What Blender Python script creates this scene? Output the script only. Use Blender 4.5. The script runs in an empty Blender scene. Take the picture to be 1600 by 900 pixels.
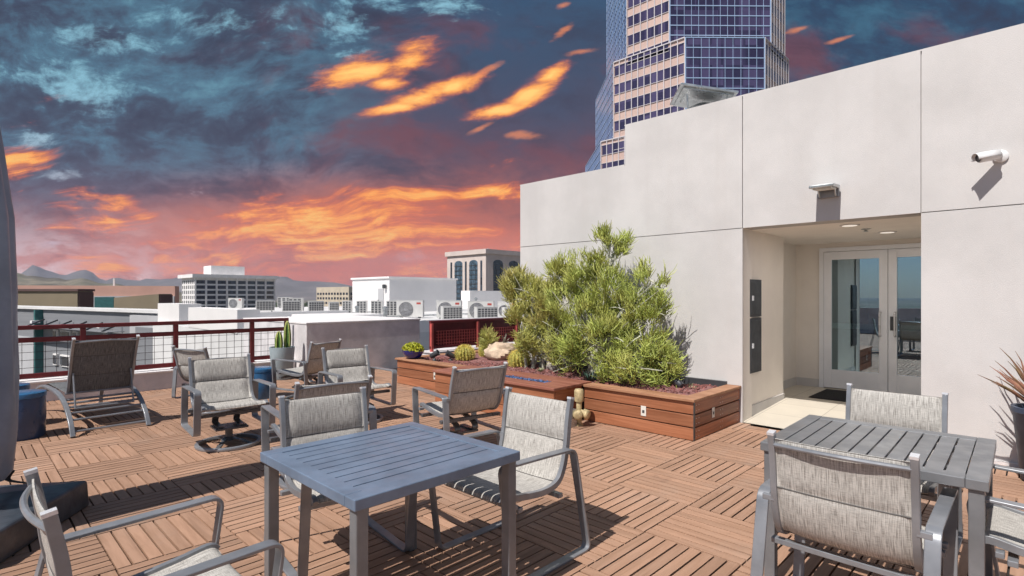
import bpy, math, random
from mathutils import Vector, Matrix, noise
random.seed(11)
R = math.radians
PI = math.pi
S = bpy.context.scene
COL = S.collection

# ------------------------------------------------------------------ camera
EYE = 1.5
AZ = R(44.2)                                   # camera heading from +X towards +Y
FW = Vector((math.cos(AZ), math.sin(AZ), 0)); RT = Vector((math.sin(AZ), -math.cos(AZ), 0))
cam = bpy.data.cameras.new('camera'); cam.sensor_width = 36; cam.lens = 36 * 848 / 1600
cam.shift_y = 12 / 1600; cam.clip_start = .02; cam.clip_end = 30000
co = bpy.data.objects.new('camera', cam); COL.objects.link(co)
co.location = (0, 0, EYE); co.rotation_euler = (R(90), 0, AZ - R(90))
S.camera = co

# ------------------------------------------------------------------ sky
SUN_EL, SUN_AZ = R(54), math.atan2(-.05, -1)   # direction towards the sun
W = bpy.data.worlds.new('World'); S.world = W; W.use_nodes = True
nt = W.node_tree; nt.nodes.clear()
def nn(t, tree=None, **k):
    n = (tree or nt).nodes.new(t)
    for a, b in k.items(): setattr(n, a, b)
    return n
class G:
    """tiny expression builder over one node tree"""
    def __init__(s, tree): s.t = tree
    def put(s, sock, v):
        if isinstance(v, bpy.types.NodeSocket): s.t.links.new(v, sock)
        else: sock.default_value = v
    def m(s, op, a, b=None, c=None, clamp=False):
        n = nn('ShaderNodeMath', s.t, operation=op, use_clamp=clamp); s.put(n.inputs[0], a)
        if b is not None: s.put(n.inputs[1], b)
        if c is not None: s.put(n.inputs[2], c)
        return n.outputs[0]
    def vm(s, op, a, b=None):
        n = nn('ShaderNodeVectorMath', s.t, operation=op); s.put(n.inputs[0], a)
        if b is not None: s.put(n.inputs[1], b)
        return n.outputs['Value'] if op in ('DOT_PRODUCT', 'LENGTH') else n.outputs[0]
    def xyz(s, x, y, z=0.0):
        n = nn('ShaderNodeCombineXYZ', s.t)
        for i, v in enumerate((x, y, z)): s.put(n.inputs[i], v)
        return n.outputs[0]
    def sep(s, v):
        n = nn('ShaderNodeSeparateXYZ', s.t); s.put(n.inputs[0], v); return n.outputs
    def noise(s, v, sc, det=4, rough=.55, dist=0., w=None):
        n = nn('ShaderNodeTexNoise', s.t); s.put(n.inputs['Vector'], v)
        n.inputs['Scale'].default_value = sc; n.inputs['Detail'].default_value = det
        n.inputs['Roughness'].default_value = rough; n.inputs['Distortion'].default_value = dist
        return n.outputs[0]
    def mr(s, v, a, b, c=0., d=1., smooth=True):
        n = nn('ShaderNodeMapRange', s.t, interpolation_type='SMOOTHSTEP' if smooth else 'LINEAR', clamp=True)
        for i, x in enumerate((v, a, b, c, d)): s.put(n.inputs[i], x)
        return n.outputs[0]
    def mix(s, f, a, b, blend='MIX'):
        n = nn('ShaderNodeMix', s.t, data_type='RGBA', blend_type=blend); n.clamp_factor = True
        s.put(n.inputs[0], f); s.put(n.inputs[6], a); s.put(n.inputs[7], b); return n.outputs[2]
    def ramp(s, f, stops, ip='LINEAR'):
        n = nn('ShaderNodeValToRGB', s.t); s.put(n.inputs[0], f); cr = n.color_ramp; cr.interpolation = ip
        while len(cr.elements) < len(stops): cr.elements.new(.5)
        for e, (p, c) in zip(cr.elements, stops): e.position = p; e.color = c
        return n.outputs[0]
def lin(r, g=None, b=None):
    if g is None: r, g, b = r
    f = lambda c: (c / 255 / 12.92) if c / 255 <= .04045 else ((c / 255 + .055) / 1.055) ** 2.4
    return (f(r), f(g), f(b), 1)
g = G(nt)
d = nn('ShaderNodeTexCoord').outputs['Generated']
d = g.vm('NORMALIZE', d)
cf = g.vm('DOT_PRODUCT', d, tuple(FW)); cr_ = g.vm('DOT_PRODUCT', d, tuple(RT)); dz = g.sep(d)[2]
cfs = g.m('MAXIMUM', cf, .12)
U = g.m('DIVIDE', cr_, cfs); V = g.m('DIVIDE', dz, cfs)      # heading / height coordinates of the sunset half of the sky
P = g.xyz(U, V)
# clear blue daylight behind the viewer
sky = nn('ShaderNodeTexSky', sky_type='NISHITA'); sky.sun_disc = False
sky.sun_elevation = SUN_EL; sky.sun_rotation = (PI / 2 - SUN_AZ) % (2 * PI); sky.altitude = 700
bg1 = nn('ShaderNodeBackground'); nt.links.new(sky.outputs[0], bg1.inputs[0]); bg1.inputs[1].default_value = .062
# cloud deck
warp = nn('ShaderNodeTexNoise'); g.put(warp.inputs['Vector'], P); warp.inputs['Scale'].default_value = 2.4; warp.inputs['Detail'].default_value = 4
wv = g.vm('SUBTRACT', warp.outputs['Color'], (.5, .5, .5))
PW = g.vm('ADD', P, g.vm('MULTIPLY', wv, (.26, .20, 0)))
px_, py_ = g.sep(PW)[0], g.sep(PW)[1]
flat = lambda k, o=0.: g.xyz(g.m('ADD', px_, o), g.m('MULTIPLY', py_, k), o)
big = g.noise(flat(2.0), 2.1, 4, .55)
mid = g.noise(flat(2.2, 3.), 5.0, 7, .62)
fine = g.noise(flat(2.2, 5.), 12., 7, .66)
tiny = g.noise(flat(1.6, 8.), 30., 5, .68)
det = g.m('ADD', g.m('MULTIPLY', mid, .55), g.m('ADD', g.m('MULTIPLY', fine, .30), g.m('MULTIPLY', tiny, .15)))
def blob(cx, cy, rx, ry, deg):
    """soft ellipse of directions: centre and radii in the sky's heading / height units"""
    ux = g.m('SUBTRACT', U, cx); vx = g.m('SUBTRACT', V, cy)
    c, s = math.cos(R(deg)), math.sin(R(deg))
    a = g.m('DIVIDE', g.m('ADD', g.m('MULTIPLY', ux, c), g.m('MULTIPLY', vx, s)), rx)
    b = g.m('DIVIDE', g.m('SUBTRACT', g.m('MULTIPLY', vx, c), g.m('MULTIPLY', ux, s)), ry)
    return g.m('SUBTRACT', 1., g.m('SQRT', g.m('ADD', g.m('MULTIPLY', a, a), g.m('MULTIPLY', b, b))))
def many(bl):
    o = None
    for b in bl:
        e = blob(*b); o = e if o is None else g.m('MAXIMUM', o, e)
    return o
vv = g.m('ADD', V, g.m('ADD', g.m('MULTIPLY', g.m('SUBTRACT', big, .5), .26), g.m('MULTIPLY', g.m('SUBTRACT', fine, .5), .14)))
base = g.ramp(g.m('MULTIPLY', vv, 1.7), [
    (0.00, lin(214, 116, 84)), (.10, lin(212, 102, 66)), (.21, lin(150, 76, 64)), (.32, lin(108, 66, 74)),
    (.44, lin(86, 64, 80)), (.58, lin(66, 66, 88)), (.77, lin(52, 70, 96)), (1.0, lin(44, 78, 108))])
# pale lit gap low over the left horizon
pale = g.m('MULTIPLY', g.mr(U, -.34, -.72), g.mr(V, .20, .02))
base = g.mix(g.m('MULTIPLY', pale, g.mr(det, .36, .58, .30, .95)), base, g.mix(g.mr(fine, .4, .6), lin(196, 150, 146), lin(226, 210, 214)))
# slate and teal cloud over the upper left, navy at the upper right
tl = g.m('MULTIPLY', g.mr(g.m('ADD', U, g.m('MULTIPLY', g.m('SUBTRACT', mid, .5), .7)), -.06, -.44), g.mr(V, .10, .30))
base = g.mix(g.m('MULTIPLY', tl, .92), base, g.ramp(det, [(.36, lin(42, 52, 74)), (.46, lin(58, 74, 95)), (.54, lin(72, 108, 130)), (.66, lin(100, 152, 170))]))
tr = g.m('MULTIPLY', g.mr(U, .3, .52), g.mr(V, .18, .40))
base = g.mix(g.m('MULTIPLY', tr, .9), base, g.ramp(det, [(.38, lin(22, 40, 66)), (.5, lin(30, 62, 90)), (.62, lin(52, 98, 122))]))
# maroon patches and dark bellies
mar = g.m('MULTIPLY', g.mr(g.noise(flat(1.8, 12.), 3.6, 6, .6), .50, .66), g.m('MULTIPLY', g.mr(U, -.75, -.3), g.mr(V, .62, .4)))
base = g.mix(g.m('MULTIPLY', mar, .8), base, lin(112, 58, 64))
base = g.mix(g.m('MULTIPLY', g.mr(det, .52, .38), .62), base, g.mix(.66, base, lin(44, 38, 56)))
# blue-white wisps
wr = many([(-0.802, 0.368, 0.177, 0.071, -15), (-0.519, 0.504, 0.177, 0.065, 0), (-0.271, 0.515, 0.142, 0.059, 10), (-0.130, 0.533, 0.094, 0.047, 0), (-0.755, 0.474, 0.142, 0.047, -8), (-0.825, 0.221, 0.083, 0.026, 0), (-0.542, 0.191, 0.142, 0.017, 0), (-0.873, 0.291, 0.059, 0.047, 0), (-0.177, 0.073, 0.047, 0.019, 0), (-0.843, 0.097, 0.035, 0.012, 0)])
wis = g.mr(g.m('ADD', g.m('MULTIPLY', g.m('MAXIMUM', wr, -.8), .15), g.m('ADD', g.m('MULTIPLY', mid, .5), g.m('ADD', g.m('MULTIPLY', fine, .35), g.m('MULTIPLY', tiny, .25)))), .605, .76)
base = g.mix(g.m('MULTIPLY', wis, .85), base, g.mix(g.mr(V, .1, .4), lin(196, 186, 198), lin(140, 192, 210)))
# broad soft glow under the streaks
gl_ = g.m('MULTIPLY', g.mr(g.m('ADD', many([(-.36, .115, .62, .135, 4), (-.05, .07, .5, .09, 0)]), g.m('MULTIPLY', g.m('SUBTRACT', det, .5), 1.9)), -.1, .9), .60)
base = g.mix(gl_, base, lin(222, 112, 62))
# long orange streaks over the horizon
sv = lambda k, o: g.vm('ADD', g.xyz(g.m('ADD', g.m('ADD', U, g.m('MULTIPLY', V, -.4)), o), g.m('MULTIPLY', g.m('SUBTRACT', V, g.m('MULTIPLY', U, .10)), k), o), g.vm('MULTIPLY', wv, (.5, .8, 0)))
st = g.m('ADD', g.m('MULTIPLY', g.noise(sv(4.5, 0.), 4.2, 6, .6), .55), g.m('ADD', g.m('MULTIPLY', g.noise(sv(5.5, 4.), 11., 7, .66), .33), g.m('MULTIPLY', tiny, .12)))
st = g.m('ADD', .5, g.m('MULTIPLY', g.m('SUBTRACT', st, .5), 1.35))
region = many([(-0.377, 0.132, 0.354, 0.061, 9), (-0.236, 0.170, 0.200, 0.035, 8), (-0.436, 0.073, 0.307, 0.031, 2), (-0.177, 0.108, 0.224, 0.031, -3), (-0.784, 0.134, 0.106, 0.021, 0), (-0.719, 0.162, 0.106, 0.021, -16), (-0.820, 0.162, 0.047, 0.014, 0), (-0.908, 0.244, 0.059, 0.047, 0), (-0.283, 0.191, 0.071, 0.017, 0), (-0.047, 0.191, 0.094, 0.017, 0), (-0.767, 0.055, 0.106, 0.026, 0), (-0.118, 0.050, 0.189, 0.024, 0)])
k = g.m('ADD', st, g.m('MULTIPLY', g.m('MINIMUM', g.m('MAXIMUM', region, -.9), .6), .20))
base = g.mix(g.m('MULTIPLY', g.mr(k, .46, .69), .95), base, g.ramp(k, [(.47, lin(170, 72, 52)), (.57, lin(230, 108, 44)), (.65, lin(255, 154, 52)), (.76, lin(255, 202, 100))]))
# the bright lit clouds
lump = g.m('ADD', g.m('MULTIPLY', g.noise(g.xyz(g.m('ADD', px_, g.m('MULTIPLY', V, -1.2)), g.m('MULTIPLY', py_, 2.6)), 8., 8, .64), .72), g.m('MULTIPLY', g.noise(g.xyz(g.m('ADD', U, g.m('MULTIPLY', V, -1.4)), g.m('MULTIPLY', V, 2.)), 26., 6, .7), .28))
br = many([(-0.269, 0.413, 0.096, 0.030, 8), (-0.189, 0.432, 0.065, 0.032, 28), (-0.233, 0.392, 0.048, 0.019, 0), (-0.159, 0.368, 0.096, 0.022, 17), (-0.210, 0.347, 0.059, 0.012, 9), (-0.112, 0.384, 0.061, 0.017, 22), (-0.026, 0.342, 0.067, 0.017, 10), (0.031, 0.373, 0.072, 0.022, 28), (0.071, 0.406, 0.046, 0.016, 30)])
bs = many([(-0.051, 0.413, 0.026, 0.006, 28), (0.094, 0.488, 0.028, 0.007, 40), (0.127, 0.450, 0.031, 0.006, 10), (-0.057, 0.309, 0.029, 0.005, 25), (0.021, 0.295, 0.032, 0.008, -3), (0.528, 0.491, 0.025, 0.005, 14), (0.604, 0.472, 0.026, 0.004, 18), (0.094, 0.535, 0.015, 0.006, 20)])
kb = g.m('ADD', br, g.m('MULTIPLY', g.m('SUBTRACT', lump, .5), 2.9))
base = g.mix(g.mr(kb, -.22, .66), base, g.ramp(g.m('MULTIPLY', kb, .85), [(0, lin(168, 90, 84)), (.16, lin(224, 118, 70)), (.40, lin(252, 160, 74)), (.8, lin(255, 204, 112))]))
ks = g.m('ADD', bs, g.m('MULTIPLY', g.m('SUBTRACT', lump, .5), 4.5))
base = g.mix(g.m('MULTIPLY', g.mr(ks, -.2, 1.), .6), base, lin(236, 140, 84))
bg2 = nn('ShaderNodeBackground'); g.put(bg2.inputs[0], base); bg2.inputs[1].default_value = 1.0
mx = nn('ShaderNodeMixShader'); g.put(mx.inputs[0], g.mr(cf, .38, .60)); nt.links.new(bg1.outputs[0], mx.inputs[1]); nt.links.new(bg2.outputs[0], mx.inputs[2])
nt.links.new(mx.outputs[0], nn('ShaderNodeOutputWorld').inputs['Surface'])

# ------------------------------------------------------------------ sun, exposure
sl = bpy.data.lights.new('sun', 'SUN'); sl.energy = 4.8; sl.angle = R(.5); sl.color = (1, .955, .905)
so = bpy.data.objects.new('sun', sl); COL.objects.link(so)
sdir = Vector((math.cos(SUN_EL) * math.cos(SUN_AZ), math.cos(SUN_EL) * math.sin(SUN_AZ), math.sin(SUN_EL)))
so.rotation_euler = sdir.to_track_quat('Z', 'Y').to_euler(); so.location = (-8, 0, 14)
S.render.engine = 'CYCLES'
S.cycles.use_denoising = True
S.cycles.max_bounces = 8; S.cycles.transparent_max_bounces = 12; S.cycles.volume_bounces = 0
S.view_settings.view_transform = 'Standard'; S.view_settings.look = 'None'
S.view_settings.exposure = .17; S.view_settings.gamma = 1

# ------------------------------------------------------------------ materials
def base_mat(name):
    m = bpy.data.materials.new(name); m.use_nodes = True
    t = m.node_tree; b = t.nodes['Principled BSDF']
    return m, t, b, G(t)
def mat(name, col, rough=.6, metal=0., var=.12, sc=3., bump=0., bsc=60., island=0., spec=.5, stretch=None, var2=None, hue=None, coat=0.):
    m, t, b, e = base_mat(name)
    tc = nn('ShaderNodeTexCoord', t).outputs['Object']
    v = tc
    if stretch: v = e.vm('MULTIPLY', tc, stretch)
    n1 = e.noise(v, sc, 5, .6)
    c = (*col, 1)
    dk = tuple(x * (1 - var * 1.6) for x in col) + (1,); lt = tuple(min(1, x * (1 + var * 1.3)) for x in col) + (1,)
    out = e.mix(e.mr(n1, .3, .7), dk, lt)
    if hue: out = e.mix(e.mr(e.noise(v, sc * .37, 3), .42, .66), out, (*hue, 1))
    if island:
        isl = nn('ShaderNodeNewGeometry', t).outputs['Random Per Island']
        out = e.mix(1., out, e.ramp(isl, [(0, (1 - island, 1 - island, 1 - island, 1)), (1, (1 + island * .6, 1 + island * .5, 1 + island * .4, 1))]), 'MULTIPLY')
    if name == 'white_stucco':
        stn = e.noise(e.vm('MULTIPLY', tc, (5., 5., .28)), 1., 5, .6); blt = e.noise(tc, .55, 5, .6)
        out = e.mix(e.m('MULTIPLY', e.mr(stn, .5, .72), .13), out, (.50, .46, .43, 1)); out = e.mix(e.mr(blt, .48, .7, 0, .10), out, (.56, .53, .53, 1))
    e.put(b.inputs['Base Color'], out)
    rn = e.mr(e.noise(v, sc * 2.3, 4), .3, .7, max(.03, rough - .08), min(1, rough + .08))
    e.put(b.inputs['Roughness'], rn)
    b.inputs['Metallic'].default_value = metal; b.inputs['Specular IOR Level'].default_value = spec
    b.inputs['Coat Weight'].default_value = coat
    if bump:
        bn = nn('ShaderNodeBump', t); bn.inputs['Strength'].default_value = bump; bn.inputs['Distance'].default_value = .01
        e.put(bn.inputs['Height'], e.noise(v, bsc, 5, .6)); t.links.new(bn.outputs[0], b.inputs['Normal'])
    return m
def sling_mat(name, col, dark):
    m, t, b, e = base_mat(name)
    uv = nn('ShaderNodeTexCoord', t).outputs['UV']
    a = e.noise(e.vm('MULTIPLY', uv, (170, 6, 1)), 1., 3, .6)       # long yarn streaks
    c = e.noise(e.vm('MULTIPLY', uv, (14, 190, 1)), 1., 3, .6)       # cross yarn
    s_ = e.m('ADD', e.m('MULTIPLY', a, .68), e.m('MULTIPLY', c, .32))
    col_ = e.mix(e.mr(s_, .38, .60), (*dark, 1), (*col, 1))
    soil = e.noise(nn('ShaderNodeTexCoord', t).outputs['Object'], 5, 4)
    col_ = e.mix(e.mr(soil, .48, .75, 0, .22), col_, tuple(x * .62 for x in col) + (1,))
    e.put(b.inputs['Base Color'], col_); b.inputs['Roughness'].default_value = .85; b.inputs['Specular IOR Level'].default_value = .25
    bn = nn('ShaderNodeBump', t); bn.inputs['Strength'].default_value = .35; bn.inputs['Distance'].default_value = .004
    e.put(bn.inputs['Height'], s_); t.links.new(bn.outputs[0], b.inputs['Normal'])
    return m
def glass_mat(name, tint, trans=.55, rough=.0):
    m, t, b, e = base_mat(name); t.nodes.remove(b)
    tr = nn('ShaderNodeBsdfTransparent', t); tr.inputs[0].default_value = (*tint, 1)
    gl = nn('ShaderNodeBsdfGlossy', t); gl.inputs['Roughness'].default_value = rough; gl.inputs[0].default_value = (.62, .82, 1, 1)  # blue gloss tint colours the mirrored sky
    fr = nn('ShaderNodeFresnel', t); fr.inputs[0].default_value = 1.6
    mxs = nn('ShaderNodeMixShader', t); e.put(mxs.inputs[0], e.m('ADD', e.m('MULTIPLY', fr.outputs[0], .8), 1 - trans - .05, clamp=True))
    t.links.new(tr.outputs[0], mxs.inputs[1]); t.links.new(gl.outputs[0], mxs.inputs[2])
    t.links.new(mxs.outputs[0], t.nodes['Material Output'].inputs[0])
    return m
def wood_mat(name, c1, c2, rough=.5, axis=(1, 1, 1), island=.25, coat=0., bump=.15, tile=0.):
    m, t, b, e = base_mat(name)
    tc = e.vm('MULTIPLY', nn('ShaderNodeTexCoord', t).outputs['Object'], axis)
    isl = nn('ShaderNodeNewGeometry', t).outputs['Random Per Island']
    tc = e.vm('ADD', tc, e.xyz(e.m('MULTIPLY', isl, 37.), e.m('MULTIPLY', isl, 91.), e.m('MULTIPLY', isl, 53.)))
    n1 = e.noise(tc, 1., 6, .62, .6)
    out = e.mix(e.mr(n1, .3, .7), (*c1, 1), (*c2, 1))
    out = e.mix(e.mr(e.noise(tc, .35, 3), .55, .75, 0, .5), out, tuple(x * .55 for x in c1) + (1,))
    out = e.mix(1., out, e.ramp(isl, [(0, (1 - island,) * 3 + (1,)), (1, (1 + island * .7, 1 + island * .55, 1 + island * .45, 1))]), 'MULTIPLY')
    if tile:                                   # boards of one parquet square share a batch tone; scuffs and dust wander over the squares
        ob = nn('ShaderNodeTexCoord', t).outputs['Object']
        wn = nn('ShaderNodeTexWhiteNoise', t, noise_dimensions='2D'); e.put(wn.inputs['Vector'], e.vm('FLOOR', e.vm('MULTIPLY', e.vm('ADD', ob, (-.01, .03, 0)), (1 / .61, 1 / .61, 0))))
        out = e.mix(1., out, e.ramp(wn.outputs[0], [(0, (1 - tile,) * 3 + (1,)), (.5, (1, 1, 1, 1)), (1, (1 + tile * .7, 1 + tile * .75, 1 + tile * .8, 1))]), 'MULTIPLY')
        out = e.mix(e.mr(e.noise(ob, 1.3, 6, .65), .5, .75, 0, .35), out, (.40, .31, .25, 1))
        out = e.mix(e.mr(e.noise(ob, 2.9, 6, .7), .58, .72, 0, .35), out, (.17, .10, .07, 1))
    e.put(b.inputs['Base Color'], out); b.inputs['Roughness'].default_value = rough; b.inputs['Coat Weight'].default_value = coat
    b.inputs['Coat Roughness'].default_value = .3; b.inputs['Specular IOR Level'].default_value = .35
    bn = nn('ShaderNodeBump', t); bn.inputs['Strength'].default_value = bump; bn.inputs['Distance'].default_value = .003
    e.put(bn.inputs['Height'], n1); t.links.new(bn.outputs[0], b.inputs['Normal'])
    return m
M = {}
M['stucco'] = mat('white_stucco', (.60, .582, .57), .9, var=.05, sc=1.1, bump=.30, bsc=120, spec=.2)
M['stucco_in'] = mat('beige_stucco', (.80, .75, .69), .9, var=.03, sc=1.5, bump=.1, bsc=240, spec=.2)
M['joint'] = mat('joint_sealant', (.44, .42, .41), .9, var=.05)
M['parapet'] = mat('parapet_stucco', (.66, .63, .63), .85, var=.10, sc=2.2, bump=.6, bsc=26, spec=.25)
M['white_far'] = mat('white_paint', (.76, .735, .72), .85, var=.03, sc=.4)
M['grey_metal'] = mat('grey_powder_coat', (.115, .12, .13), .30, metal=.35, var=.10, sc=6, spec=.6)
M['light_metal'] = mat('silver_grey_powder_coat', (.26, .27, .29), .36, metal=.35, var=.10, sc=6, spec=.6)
M['table_metal'] = mat('table_grey_paint', (.19, .195, .205), .36, metal=.2, var=.10, sc=5, spec=.6)
M['table_sky_sheen'] = mat('table_grey_sky_sheen', (.155, .205, .285), .40, metal=.1, var=.12, sc=4, spec=.6)  # table grey with the sky's blue reflection put into the colour
M['black'] = mat('black_rubber', (.015, .016, .02), .7, var=.2)
M['sling'] = sling_mat('woven_sling_fabric', (.57, .545, .505), (.235, .22, .20))
M['sling_shaded'] = sling_mat('shaded_lounge_sling', (.185, .19, .195), (.068, .07, .073))  # weave darkened to carry the shade on the lounger's raised back
M['seam'] = mat('seam_crease_shade', (.10, .095, .09), .9)  # dark line paints the crease shadow along each sling seam
M['red'] = mat('red_brown_rail_paint', (.155, .017, .019), .42, var=.16, sc=4)
M['red_sunlit'] = mat('red_lattice_sunlit_tone', (.64, .13, .11), .5, var=.15, sc=4)  # rail red lightened so the colour carries the grazing sun
M['wire'] = mat('dark_wire', (.05, .035, .04), .5, metal=.5)
M['plank'] = wood_mat('red_ipe_planks', (.27, .103, .05), (.40, .168, .088), .42, (14, 1.3, 24), .18, .15)
M['plank_end'] = wood_mat('red_ipe_end_planks', (.20, .062, .028), (.39, .145, .066), .5, (1.3, 14, 24), .25, .1)
M['cap'] = wood_mat('brown_cap_boards', (.30, .145, .080), (.46, .25, .145), .6, (12, 1.6, 12), .12)
M['firecap'] = wood_mat('plum_cap_boards', (.24, .085, .058), (.34, .145, .10), .5, (12, 1.6, 12), .12)
M['deck_x'] = wood_mat('deck_slats', (.345, .203, .132), (.44, .266, .18), .68, (2.2, 26, 10), .10, bump=.2, tile=.16)
M['deck_y'] = wood_mat('deck_slats_crosswise', (.335, .196, .127), (.43, .259, .174), .68, (26, 2.2, 10), .10, bump=.2, tile=.16)
M['underdeck'] = mat('deck_underlay', (.03, .024, .022), .9)
M['blue_drum'] = mat('blue_ceramic', (.028, .115, .25), .32, var=.12, sc=5, coat=.3)
M['blue_drum2'] = mat('navy_ceramic', (.022, .055, .135), .34, var=.12, sc=5, coat=.3)
M['pot'] = mat('pale_grey_blue_pot', (.30, .37, .40), .6, var=.08, sc=4)
M['pot_dark'] = mat('slate_blue_pot', (.05, .07, .115), .5, var=.12, sc=4)
M['bowl'] = mat('cobalt_glaze', (.008, .012, .20), .12, var=.15, sc=6, coat=.6)
M['soil'] = mat('potting_soil', (.05, .035, .025), .95, var=.3, sc=30, bump=.6, bsc=80)
M['mulch'] = mat('red_mulch', (.21, .088, .082), .95, var=.35, sc=40, bump=1., bsc=90, hue=(.30, .15, .14))
M['chip'] = mat('mulch_chips', (.26, .105, .095), .9, var=.2, sc=30, island=.55)
M['rock'] = mat('tan_boulder', (.58, .45, .33), .9, var=.22, sc=6, bump=.8, bsc=18, hue=(.42, .30, .20))
M['rock_grey'] = mat('grey_boulder', (.46, .42, .37), .9, var=.25, sc=7, bump=.8, bsc=22)
M['barrel'] = mat('barrel_cactus_skin', (.36, .34, .075), .7, var=.2, sc=20)
M['spine'] = mat('golden_spines', (.74, .62, .17), .6, var=.2, sc=20, island=.35)
M['cactus'] = mat('cactus_skin', (.09, .19, .035), .55, var=.25, sc=12)
M['cactus_edge'] = mat('yellow_rib', (.44, .47, .13), .6, var=.15, sc=12)
M['twig'] = mat('pencil_stems', (.385, .455, .10), .6, var=.2, sc=6, island=.38, hue=(.45, .47, .12))
M['twig_y'] = mat('yellow_pencil_stems', (.45, .46, .115), .6, var=.2, sc=6, island=.38, hue=(.45, .41, .125))
M['bark'] = mat('pale_bark', (.46, .46, .36), .85, var=.2, sc=18, bump=.5, bsc=60)
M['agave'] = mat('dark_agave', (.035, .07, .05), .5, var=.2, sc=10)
M['succ'] = mat('pale_succulent', (.36, .38, .22), .6, var=.2, sc=14, island=.3)
M['yellowleaf'] = mat('yellow_green_leaf', (.46, .48, .035), .5, var=.2, sc=14, island=.4)
M['aloe'] = mat('reddish_aloe_leaf', (.27, .125, .085), .5, var=.25, sc=9, hue=(.18, .15, .07), island=.25)
M['galv'] = mat('galvanised_steel', (.52, .54, .54), .32, metal=.8, var=.12, sc=4)
M['brass'] = mat('weathered_brass', (.50, .40, .22), .6, metal=.15, var=.25, sc=14)
M['steel'] = mat('brushed_steel', (.70, .70, .72), .3, metal=.3, var=.08)
M['alu'] = mat('door_aluminium', (.84, .86, .90), .4, metal=.0, var=.03, sc=2)
M['panel'] = mat('dark_grey_cabinet', (.075, .078, .085), .4, metal=.3, var=.1, sc=3)
M['glass'] = glass_mat('door_glass', (.60, .74, .68), .55)
M['mat_black'] = mat('doormat_bristle', (.012, .012, .014), .98, var=.3, sc=60, bump=.6, bsc=200)
M['cover'] = mat('slate_vinyl_cover', (.20, .245, .33), .42, var=.12, sc=2.6, bump=.25, bsc=9)
M['basecloth'] = mat('charcoal_vinyl', (.055, .062, .075), .38, var=.25, sc=4, bump=.3, bsc=14)
M['camwhite'] = mat('white_plastic', (.72, .72, .72), .35, var=.03)
M['lens'] = mat('lens_black', (.02, .012, .016), .08, var=.1)
M['fireglass'] = mat('blue_glass_chips', (.10, .17, .36), .08, var=.4, sc=40, island=.8, coat=.8)
M['white_plate'] = mat('white_plate', (.68, .66, .60), .5, var=.05)
m_, t_, b_, e_ = base_mat('lamp_lens_added_glow'); b_.inputs['Emission Color'].default_value = (1, .9, .78, 1); b_.inputs['Emission Strength'].default_value = .5; M['lamp'] = m_  # weak glow added to the ceiling fixture lens
M['tilefloor'] = None
def tile_mat():
    m, t, b, e = base_mat('beige_floor_tile')
    br = nn('ShaderNodeTexBrick', t); br.offset = 0.; tc = nn('ShaderNodeTexCoord', t).outputs['Object']
    e.put(br.inputs['Vector'], tc); br.inputs['Scale'].default_value = 1.; br.inputs['Brick Width'].default_value = .61; br.inputs['Row Height'].default_value = .61
    br.inputs['Mortar Size'].default_value = .006; br.inputs['Color1'].default_value = (.60, .55, .46, 1); br.inputs['Color2'].default_value = (.56, .51, .43, 1)
    br.inputs['Mortar'].default_value = (.40, .36, .30, 1)
    e.put(b.inputs['Base Color'], e.mix(e.mr(e.noise(tc, 4, 5), .35, .7, 0, .25), br.outputs[0], (.46, .42, .35, 1))); b.inputs['Roughness'].default_value = .55
    return m
M['tilefloor'] = tile_mat()
# the city
M['pinkstone'] = mat('pink_stone_spandrel', (.56, .40, .345), .7, var=.05, sc=.2)
M['towerglass'] = mat('violet_tower_glass', (.045, .036, .085), .12, metal=.1, var=.25, sc=.5, spec=.7)
M['towerglass_b'] = mat('blue_tower_glass', (.04, .085, .22), .15, metal=.2, var=.2, sc=.5, spec=.7)
def pane_mat(name, col, alt, cell, rough=.12):
    m, t, b, e = base_mat(name); tc = nn('ShaderNodeTexCoord', t).outputs['Object']
    wn = nn('ShaderNodeTexWhiteNoise', t, noise_dimensions='3D'); e.put(wn.inputs['Vector'], e.vm('FLOOR', e.vm('ADD', e.vm('MULTIPLY', tc, cell), (.3, .3, .3))))
    e.put(b.inputs['Base Color'], e.mix(e.mr(wn.outputs[0], .25, 1., 0, 1, False), (*col, 1), (*alt, 1))); b.inputs['Roughness'].default_value = rough
    b.inputs['Specular IOR Level'].default_value = .7
    bn = nn('ShaderNodeBump', t); bn.inputs['Strength'].default_value = .06; bn.inputs['Distance'].default_value = .2
    e.put(bn.inputs['Height'], e.noise(tc, .35, 2)); t.links.new(bn.outputs[0], b.inputs['Normal'])
    return m
M['towerglass'] = pane_mat('violet_tower_glass', (.028, .022, .06), (.085, .068, .15), (.645, .645, .25))
M['towerglass_b'] = pane_mat('blue_tower_glass', (.03, .065, .19), (.06, .13, .30), (.645, .645, .5))
M['darkwin_p'] = pane_mat('dark_window_panes', (.012, .018, .03), (.05, .065, .09), (.8, .8, .3))
M['mullion'] = mat('pale_mullion', (.62, .58, .60), .5, var=.04)
M['mullion_b'] = mat('blue_white_mullion', (.34, .46, .66), .4, var=.04)
M['courtstone'] = mat('pale_pink_stone', (.66, .56, .51), .8, var=.05, sc=.2)
M['concrete_w'] = mat('white_precast', (.86, .83, .81), .85, var=.05, sc=.3)
M['tan'] = mat('tan_precast', (.56, .48, .37), .9, var=.06, sc=.2)
M['darkwin'] = mat('dark_window', (.022, .028, .042), .18, var=.4, sc=.6)
M['darkwin'] = M['darkwin_p']; M['bluewin'] = mat('blue_grey_window', (.07, .11, .15), .18, var=.3, sc=.6)
M['pinkwall'] = mat('salmon_wall', (.58, .34, .27), .9, var=.07, sc=.1)
M['beige'] = mat('olive_beige_wall', (.24, .195, .13), .9, var=.06, sc=.2)
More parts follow.
